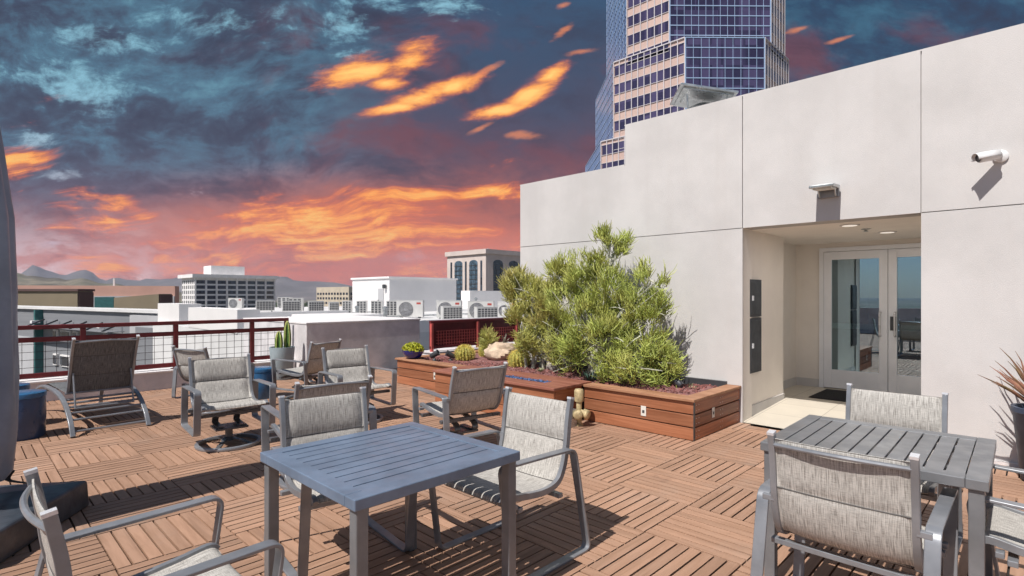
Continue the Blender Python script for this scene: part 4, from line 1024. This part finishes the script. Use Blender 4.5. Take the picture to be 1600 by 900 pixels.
spot((5.85, 3.02, .40), R(80), 'dark garden spotlight near the right end of the planter')
spot((5.62, 7.28, .415), R(-60), 'dark garden spotlight just right of the blue bowl')
spot((5.78, 7.05, .41), R(150), 'dark garden spotlight between the blue bowl and the nearest barrel cactus')
# cobalt bowl with yellow-green plant
t = thing('bowl_planter', 'glossy cobalt blue bowl of yellow-green foliage on the planter corner', 'plant pot', (5.43, 7.62, .435))
MB().lathe([(.085, 0), (.13, .03), (.175, .10), (.185, .14), (.175, .145), (.16, .12), (.02, .115)], (0, 0, 0), 36).build('bowl', M['bowl'], t, smooth=40)
mb = MB()
for i in range(900):
    a = random.uniform(0, 2 * PI); q = random.random() ** .5; p = Vector((.17 * q * math.cos(a), .20 * q * math.sin(a), .13 + random.random() * .15 * (1 - q * q * .6)))
    n_ = Vector((random.gauss(0, 1), random.gauss(0, 1), random.gauss(.6, 1))).normalized(); u_ = n_.orthogonal().normalized(); w_ = n_.cross(u_); l = random.uniform(.016, .03)
    mb.add([p - u_ * l, p + w_ * l * .5, p + u_ * l, p - w_ * l * .5], [(0, 1, 2, 3)])
mb.build('foliage', M['yellowleaf'], t)
mb = MB()
for i in range(40):
    a = random.uniform(0, 6.28); mb.tube([(0, 0, .11), (.15 * math.cos(a) * random.random(), .15 * math.sin(a) * random.random(), .24)], .003, 4)
mb.build('stalks', M['cactus'], t)
# tall pot with two column cacti near the railing
t = thing('cactus_pot', 'pale blue-grey pot of two tall yellow-ribbed columns by the railing', 'plant pot', (4.12, 9.78, 0))
MB().lathe([(.15, 0), (.165, .02), (.215, .56), (.215, .58), (.195, .58), (.19, .53), (.01, .53)], (0, 0, 0), 40).build('pot', M['pot'], t, smooth=40)
MB().lathe([(.185, .50), (.185, .535), (.01, .54)], (0, 0, 0), 24).build('soil', M['soil'], t)
for (x, y, h, r) in ((-.075, -.04, .34, .048), (.085, -.02, .52, .046)):
    prof = [(r * (.8 + .25 * math.sin(2.6 * k / 14 * PI / 2)) * (1 if k < 11 else math.sqrt(max(0.02, 1 - ((k - 10.5) / 3.6) ** 2))), .52 + h * k / 14) for k in range(15)]
    nr = 5; c_ = MB().lathe(prof, (x, y, 0), 40, 0, lambda a, z: 1 + .26 * math.cos(nr * a + .6)).build('column', M['cactus'], t, smooth=60)
    e = MB()
    for k in range(nr):
        a = (2 * PI * k - .6) / nr; e.tube([(x + rr * 1.27 * math.cos(a), y + rr * 1.27 * math.sin(a), z) for rr, z in prof], .0085, 5)
    e.build('rib_edge', M['cactus_edge'], c_)
# slate pot with reddish aloe at the right
t = thing('aloe_pot', 'slate blue pot of long reddish aloe leaves against the wall at right', 'plant pot', (6.09, -.05, 0))
MB().lathe([(.15, 0), (.165, .02), (.215, .55), (.225, .56), (.225, .60), (.20, .60), (.19, .54), (.01, .54)], (0, 0, 0), 40).build('pot', M['pot_dark'], t, smooth=40)
MB().lathe([(.19, .52), (.19, .545), (.01, .55)], (0, 0, 0), 24).build('soil', M['soil'], t)
mb = MB()
for i in range(64):
    a = i * 2.399 + random.uniform(-.2, .2); l = random.uniform(.32, .62); lean = random.uniform(.15, 1.0); h = Vector((math.cos(a), math.sin(a), 0))
    p0 = h * .04 + Vector((0, 0, .54)); pts = [p0 + h * (l * math.sin(lean) * (q ** 1.25)) + Vector((0, 0, l * math.cos(lean * .8) * (q - .18 * q * q * lean))) + Vector((random.gauss(0, .006), random.gauss(0, .006), 0)) for q in [k / 6 for k in range(7)]]
    mb.tube(pts, .0105, 5, scale=[1, 1, .95, .85, .7, .45, .12])
mb.v = [(min(x, .395), y, z) for x, y, z in mb.v]
mb.build('leaves', M['aloe'], t, smooth=60)
# brass fire-hose connection between planter and fire pit
t = thing('standpipe_valve', 'weathered brass hose valve with grey box at the planter corner', 'valve', (5.02, 3.78, 0))
MB().span(-.15, -.03, .03, .15, .0, .20).build('grey_box', M['galv'], t, bevel=.006)
MB().lathe([(.05, 0), (.05, .02), (.032, .03), (.032, .27), (.05, .28), (.055, .30), (.055, .40), (.045, .42), (.02, .425)], (.02, .04, 0), 20).build('riser', M['brass'], t, smooth=40)
for a in (-150, -85):
    f = MB().lathe([(.036, 0), (.036, .06), (.055, .065), (.055, .12), (.045, .13), (.03, .135)], (0, 0, 0), 10)
    q = rotz(R(a)) @ Matrix.Rotation(R(100), 3, 'Y'); f.v = [tuple(q @ Vector(v) + Vector((.02, .04, .16))) for v in f.v]; f.build('hose_outlet', M['brass'], t, smooth=40)
# doormat
o = MB().span(-.45, .45, -.34, .34, 0, .012).build('doormat', M['mat_black'], None, bevel=.004, loc=(8.78, 1.98, .076)); tag(o, 'black doormat lying before the glass doors', 'doormat')

# ------------------------------------------------------------------ furniture
PADS = {}
def sling(name, prof, w, seams, m, parent, t=.016, puff=.022, nw=13):
    """padded woven sling: prof is the (x, z) side line from back top to seat front"""
    pts = spline([(x, 0, z) for x, z in prof], 12); n = len(pts)
    L = [0.]
    for a, b in zip(pts, pts[1:]): L.append(L[-1] + (b - a).length)
    T = L[-1]; mb = MB(); mb.uv = []; cuts = [0.] + [s_ * T for s_ in seams] + [T]
    front, back = [], []
    for i, p in enumerate(pts):
        tg = (pts[min(n - 1, i + 1)] - pts[max(0, i - 1)]).normalized(); nr = Vector((-tg.z, 0, tg.x))
        if nr.dot(Vector((.6, 0, .8))) < 0: nr = -nr
        s_ = L[i]
        for a, b in zip(cuts, cuts[1:]):
            if a <= s_ <= b + 1e-6: q = (s_ - a) / (b - a); break
        pf = (max(0, 1 - abs(2 * q - 1) ** 3.2)) ** .5
        rf, rb = [], []
        for j in range(nw):
            v = j / (nw - 1) * 2 - 1; ed = (max(0, 1 - v ** 8)) ** .5; sag = -.010 * (1 - v * v)
            rf.append(p + Vector((0, v * w / 2, 0)) + nr * (sag + t / 2 + puff * pf * ed - puff * .5)); rb.append(p + Vector((0, v * w / 2, 0)) + nr * (sag - t / 2 + puff * .5 - puff * .6 * pf * ed))
        front.append(rf); back.append(rb)
    mb.grid(front); mb.uv += [(j / (nw - 1), L[i] / w) for i in range(n) for j in range(nw)]
    o = len(mb.v); mb.grid([list(reversed(r)) for r in back]); mb.uv += [(1 - j / (nw - 1), L[i] / w) for i in range(n) for j in range(nw)]
    rim = [i * nw for i in range(n)]; 
    for i in range(n - 1):
        mb.f += [(i * nw, (i + 1) * nw, o + (i + 1) * nw + nw - 1, o + i * nw + nw - 1), (i * nw + nw - 1, o + i * nw, o + (i + 1) * nw, (i + 1) * nw + nw - 1)]; mb.mi += [0, 0]
    for j in range(nw - 1):
        a = (n - 1) * nw
        mb.f += [(j, o + nw - 1 - j, o + nw - 2 - j, j + 1), (a + j, a + j + 1, o + a + nw - 2 - j, o + a + nw - 1 - j)]; mb.mi += [0, 0]
    o_ = mb.build(name, m, parent, smooth=75)
    for c_ in seams:
        i = min(range(n), key=lambda q: abs(L[q] - c_ * T))
        for src in (front, back): MB().tube([Vector(p_) for p_ in src[i]], .0035, 5).build('seam', M['seam'], o_)
    return o_, pts
def rails(prof, y, parent, ext=.018):
    pts = spline([(x, 0, z) for x, z in prof], 7)
    d0 = (pts[0] - pts[1]).normalized(); pts = [pts[0] + d0 * ext] + pts
    for s_ in (-1, 1):
        r_ = MB().bar([p + Vector((0, s_ * y, 0)) for p in pts], .026, .034).build('sling_rail', M['light_metal'], parent, smooth=40, bevel=.003)
        e = pts[0]; MB().box(e + Vector((0, s_ * y, 0)) + d0 * .006, (.036, .029, .012), Matrix.Rotation(-math.atan2(d0.x, d0.z) * -1, 3, 'Y')).build('end_cap', M['steel'], r_)
DIN = [(-.332, .875), (-.31, .76), (-.292, .62), (-.258, .50), (-.20, .432), (-.08, .412), (.10, .432), (.215, .452), (.25, .435)]
def loop_bar(pts, y, parent, w=.052, t=.014, r=.05):
    P = fillet([(x, y, z) for x, z in pts], r, 6, True)
    return MB().bar(P, w, t, (0, 1, 0), True).build('side_frame', M['light_metal'], parent, smooth=40, bevel=.003)
def dining_chair():
    t = thing('dining_chair', '', 'chair')
    sl_, pts = sling('sling', DIN, .485, (.235, .50), M['sling'], t)
    rails(DIN, .255, t)
    for s_ in (-1, 1): loop_bar([(-.43, .007), (-.29, .622), (.285, .64), (.20, .007)], s_ * .305, t)
    for x, z in ((.14, .385), (-.19, .375)): MB().box((x, 0, z), (.035, .60, .025)).build('cross_bar', M['light_metal'], t, bevel=.003)
    MB().tube(spline([(-.335, -.245, .848), (-.362, -.12, .852), (-.37, 0, .853), (-.362, .12, .852), (-.335, .245, .848)], 5), .010, 8).build('top_bar', M['light_metal'], t, smooth=40)
    for s_ in (-1, 1):
        for q in ((-.29, .60), (.18, .41)): MB().box((q[0], s_ * .28, q[1]), (.03, .05, .025)).build('frame_bracket', M['light_metal'], t, bevel=.003)
    return t
SWV = [(-.365, .835), (-.325, .70), (-.288, .56), (-.24, .455), (-.17, .398), (-.04, .388), (.14, .415), (.245, .435), (.28, .415)]
def swivel_chair():
    t = thing('swivel_chair', '', 'chair')
    sl_, pts = sling('sling', SWV, .535, (.24, .49), M['sling'], t, puff=.030)
    rails(SWV, .282, t)
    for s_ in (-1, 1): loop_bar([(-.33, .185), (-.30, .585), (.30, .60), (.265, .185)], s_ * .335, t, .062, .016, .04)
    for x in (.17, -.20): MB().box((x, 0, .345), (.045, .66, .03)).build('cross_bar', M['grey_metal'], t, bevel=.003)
    MB().tube(spline([(-.36, -.275, .812), (-.392, -.13, .824), (-.40, 0, .828), (-.392, .13, .824), (-.36, .275, .812)], 5), .010, 8).build('top_bar', M['light_metal'], t, smooth=40)
    for s_ in (-1, 1):
        for q in ((-.30, .565), (.21, .40)): MB().box((q[0], s_ * .31, q[1]), (.03, .05, .025)).build('frame_bracket', M['light_metal'], t, bevel=.003)
    # rocker springs, hub, ring
    for s_ in (-1, 1):
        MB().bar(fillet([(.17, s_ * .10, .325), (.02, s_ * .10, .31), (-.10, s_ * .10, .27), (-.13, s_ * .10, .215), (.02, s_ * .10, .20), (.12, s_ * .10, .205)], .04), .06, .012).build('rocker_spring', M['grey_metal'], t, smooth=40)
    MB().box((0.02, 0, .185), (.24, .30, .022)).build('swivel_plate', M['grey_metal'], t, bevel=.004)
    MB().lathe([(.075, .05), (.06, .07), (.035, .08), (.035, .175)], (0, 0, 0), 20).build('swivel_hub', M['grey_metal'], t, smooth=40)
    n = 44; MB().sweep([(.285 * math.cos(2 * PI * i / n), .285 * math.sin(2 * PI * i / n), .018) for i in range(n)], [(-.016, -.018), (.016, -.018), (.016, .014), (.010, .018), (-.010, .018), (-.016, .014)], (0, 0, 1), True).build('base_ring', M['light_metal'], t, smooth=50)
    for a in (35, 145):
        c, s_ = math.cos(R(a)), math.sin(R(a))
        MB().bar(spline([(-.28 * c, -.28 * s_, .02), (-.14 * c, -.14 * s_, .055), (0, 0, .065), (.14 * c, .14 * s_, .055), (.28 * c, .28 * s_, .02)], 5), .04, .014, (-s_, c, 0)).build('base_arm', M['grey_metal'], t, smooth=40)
    return t
dc = dining_chair(); GD = 'sling dining chairs around the two tables'
sp_ = [((.52, 2.22), 0, 'sling dining chair at the left edge beside the closed umbrella, seen from the side'),
       ((1.57, 3.20 - .33), R(-97), 'sling dining chair on the far side of the near grey table'),
       ((2.19, 2.23), PI, 'sling dining chair at the right side of the near grey table, its padded front lit'),
       ((2.84, .59), 0, 'sling dining chair in the right foreground, its back to the viewer'),
       ((3.90, .67), PI, 'sling dining chair behind the right-hand table, facing the viewer'),
       ((3.36, -.06), R(90), 'sling dining chair cut off by the right picture edge, tucked at the right-hand table')]
for i, (p, a, lb) in enumerate(sp_): place(dc if i == 0 else clone(dc), (*p, 0), a, lb, GD)
sw = swivel_chair(); GS = 'padded swivel chairs on round bases'
def seat_at(top, yaw): return (top[0] + .365 * math.cos(yaw), top[1] + .365 * math.sin(yaw), 0)
for i, (top, deg, lb) in enumerate([((1.97, 6.24), -95, 'swivel chair facing us with its round base ring in full view, beside the lounger'),
        ((3.70, 7.29), 110, 'swivel chair seen from behind in front of the cactus pot'),
        ((3.42, 6.24), -96, 'swivel chair facing us nearest the blue bowl and planter end'),
        ((2.03, 3.86), 83, 'swivel chair with only its dark back top showing behind the near table chair'),
        ((3.39, 3.70), 81, 'swivel chair seen from behind in front of the fire pit'),
        ((2.05, 7.62), 22, 'swivel chair half hidden beside the railing, only its back showing')]):
    place(sw if i == 0 else clone(sw), seat_at(top, R(deg)), R(deg), lb, GS)
# square slatted tables
def table():
    t = thing('square_table', '', 'table'); a = .445; H = .745
    fr = MB(); b = .075
    fr.span(-a, a, -a, -a + b, H - .045, H); fr.span(-a, a, a - b, a, H - .045, H); fr.span(-a, -a + b, -a + b + .0005, a - b - .0005, H - .045, H - .0003); fr.span(a - b, a, -a + b + .0005, a - b - .0005, H - .045, H - .0003)
    fr.build('top_frame', M['table_metal'], t, bevel=.004)
    n = 10; w = (2 * a - 2 * b) / n; sl_ = MB()
    for i in range(n): sl_.span(-a + b + .001, a - b - .001, -a + b + i * w + .004, -a + b + (i + 1) * w - .004, H - .022, H - .004)
    sl_.build('top_slats', M['table_metal'], t, bevel=.002)
    sp = MB()
    for x in (-.2, .2): sp.span(x - .02, x + .02, -a + b, a - b, H - .045, H - .0225)
    sp.build('slat_support', M['table_metal'], t)
    for sx in (-1, 1):
        for sy in (-1, 1):
            l = MB().span(sx * (a - .04) - .026, sx * (a - .04) + .026, sy * (a - .04) - .026, sy * (a - .04) + .026, .006, H - .045).build('leg', M['table_metal'], t, bevel=.004)
            MB().lathe([(.022, 0), (.022, .006)], (sx * (a - .04), sy * (a - .04), 0), 14).build('glide', M['black'], l)
    return t
tb = table(); GT = 'square slatted grey tables'
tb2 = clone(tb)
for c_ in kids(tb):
    if c_.name.startswith('top_'): c_.data = c_.data.copy(); c_.data.materials[0] = M['table_sky_sheen']
place(tb, (1.475, 2.255, 0), 0, 'square slatted table with sky-tinted grey top in the middle foreground', GT)
place(tb2, (3.36, .60, 0), R(1), 'square grey slatted table at right near the entrance', GT)
# sun lounger
def lounger():
    t = thing('sun_lounger', 'sling sun lounger with raised back, seen from behind near the railing', 'sun lounger', (1.15, 8.3, 0), R(94))
    # local +x towards the foot end
    for s_ in (-1, 1):
        y = s_ * .345
        MB().bar(spline([(-.98, y, .008), (-.86, y, .16), (-.62, y, .31), (-.30, y, .385), (.1, y, .40), (.55, y, .385), (.88, y, .30), (1.0, y, .16), (1.04, y, .008)], 7), .045, .030).build('side_rail', M['light_metal'], t, smooth=40, bevel=.004)
    for x, z in ((-.93, .055), (-.84, .165), (-.75, .225), (-.66, .275), (-.57, .305), (-.48, .33), (.9, .28)):
        MB().tube([(x, -.335, z), (x, .335, z)], .012, 8).build('slat_tube', M['light_metal'], t, smooth=40)
    prof = [(-.40 - .36, 1.01), (-.68, .86), (-.595, .66), (-.51, .47), (-.475, .415)]
    sling('back_sling', prof, .57, (.30, .66), M['sling_shaded'], t, puff=.014)
    rails(prof, .298, t)
    MB().tube(spline([(-.755, -.29, .985), (-.785, 0, 1.0), (-.755, .29, .985)], 6), .011, 8).build('top_bar', M['light_metal'], t, smooth=40)
    MB().tube([(-.485, -.32, .405), (-.485, .32, .405)], .012, 8).build('hinge_bar', M['light_metal'], t, smooth=40)
    sling('seat_sling', [(-.46, .41), (-.2, .405), (.2, .41), (.6, .40), (.90, .31)], .60, (.33, .66), M['sling_shaded'], t, puff=.014)
    for s_ in (-1, 1): MB().tube([(-.60, s_ * .27, .64), (-.70, s_ * .27, .26)], .010, 8).build('back_prop', M['light_metal'], t, smooth=40)
    MB().tube([(-.70, -.275, .262), (-.70, .275, .262)], .010, 8).build('prop_bar', M['light_metal'], t, smooth=40)
    return t
lounger()
# blue drum tables
def drum(loc, r, h, m, label, m2=None):
    t = thing('drum_table', label, 'side table', loc, random.uniform(0, 3), 'blue drum side tables')
    MB().lathe([(r * .92, 0), (r * .97, .015), (r, h * .5), (r * .98, h - .055)], (0, 0, 0), 48).build('body', m, t, smooth=40)
    MB().lathe([(r * .96, h - .056), (r * 1.01, h - .05), (r * 1.02, h - .02), (r * 1.0, h - .004), (r * .96, h)], (0, 0, 0), 48).build('table_top', m2 or m, t, smooth=35)
drum((.50, 7.72, 0), .20, .48, M['blue_drum2'], 'dark blue drum side table beside the lounger', M['blue_drum'])
drum((.42, 8.45, 0), .20, .48, M['blue_drum2'], 'dark blue drum side table standing behind another near the lounger', M['blue_drum'])
drum((3.16, 8.22, 0), .195, .44, M['blue_drum'], 'bright blue drum side table between the swivel chairs near the cactus pot')
# closed umbrella with its weighted base
t = thing('umbrella', 'closed patio umbrella in a slate blue cover on a square charcoal base', 'umbrella', (.0, 4.75, 0), math.atan2(.82, .57))
b_ = MB(); h = .49
b_.add([(-h, -h, 0), (h, -h, 0), (h, h, 0), (-h, h, 0), (-h * .98, -h * .98, .185), (h * .98, -h * .98, .185), (h * .98, h * .98, .185), (-h * .98, h * .98, .185), (-.1, -.1, .235), (.1, -.1, .235), (.1, .1, .235), (-.1, .1, .235)],
       [(3, 2, 1, 0), (0, 1, 5, 4), (1, 2, 6, 5), (2, 3, 7, 6), (3, 0, 4, 7), (4, 5, 9, 8), (5, 6, 10, 9), (6, 7, 11, 10), (7, 4, 8, 11), (8, 9, 10, 11)])
b_.build('base', M['basecloth'], t, bevel=.02, segs=3)
MB().tube([(0, 0, .22), (0, 0, 2.9)], .03, 14).build('pole', M['grey_metal'], t, smooth=40)
def folds(a, z): return 1 + .055 * math.sin(8 * a + z * 1.1) + .03 * math.sin(13 * a - z * 2.3) + .02 * math.sin(5 * a + 4 * z)
MB().lathe([(.03, .36), (.22, .34), (.26, .40), (.285, .62), (.287, 1.0), (.28, 1.5), (.258, 2.0), (.21, 2.45), (.165, 2.8), (.10, 3.02), (.05, 3.1), (.01, 3.12)], (0, 0, 0), 96, 0, folds).build('cover', M['cover'], t, smooth=60)
MB().bar(spline([(.30, -.22, .24), (.20, -.16, .30), (.14, -.22, .38)], 5), .035, .006, (0, 1, 0)).build('strap', M['basecloth'], t)
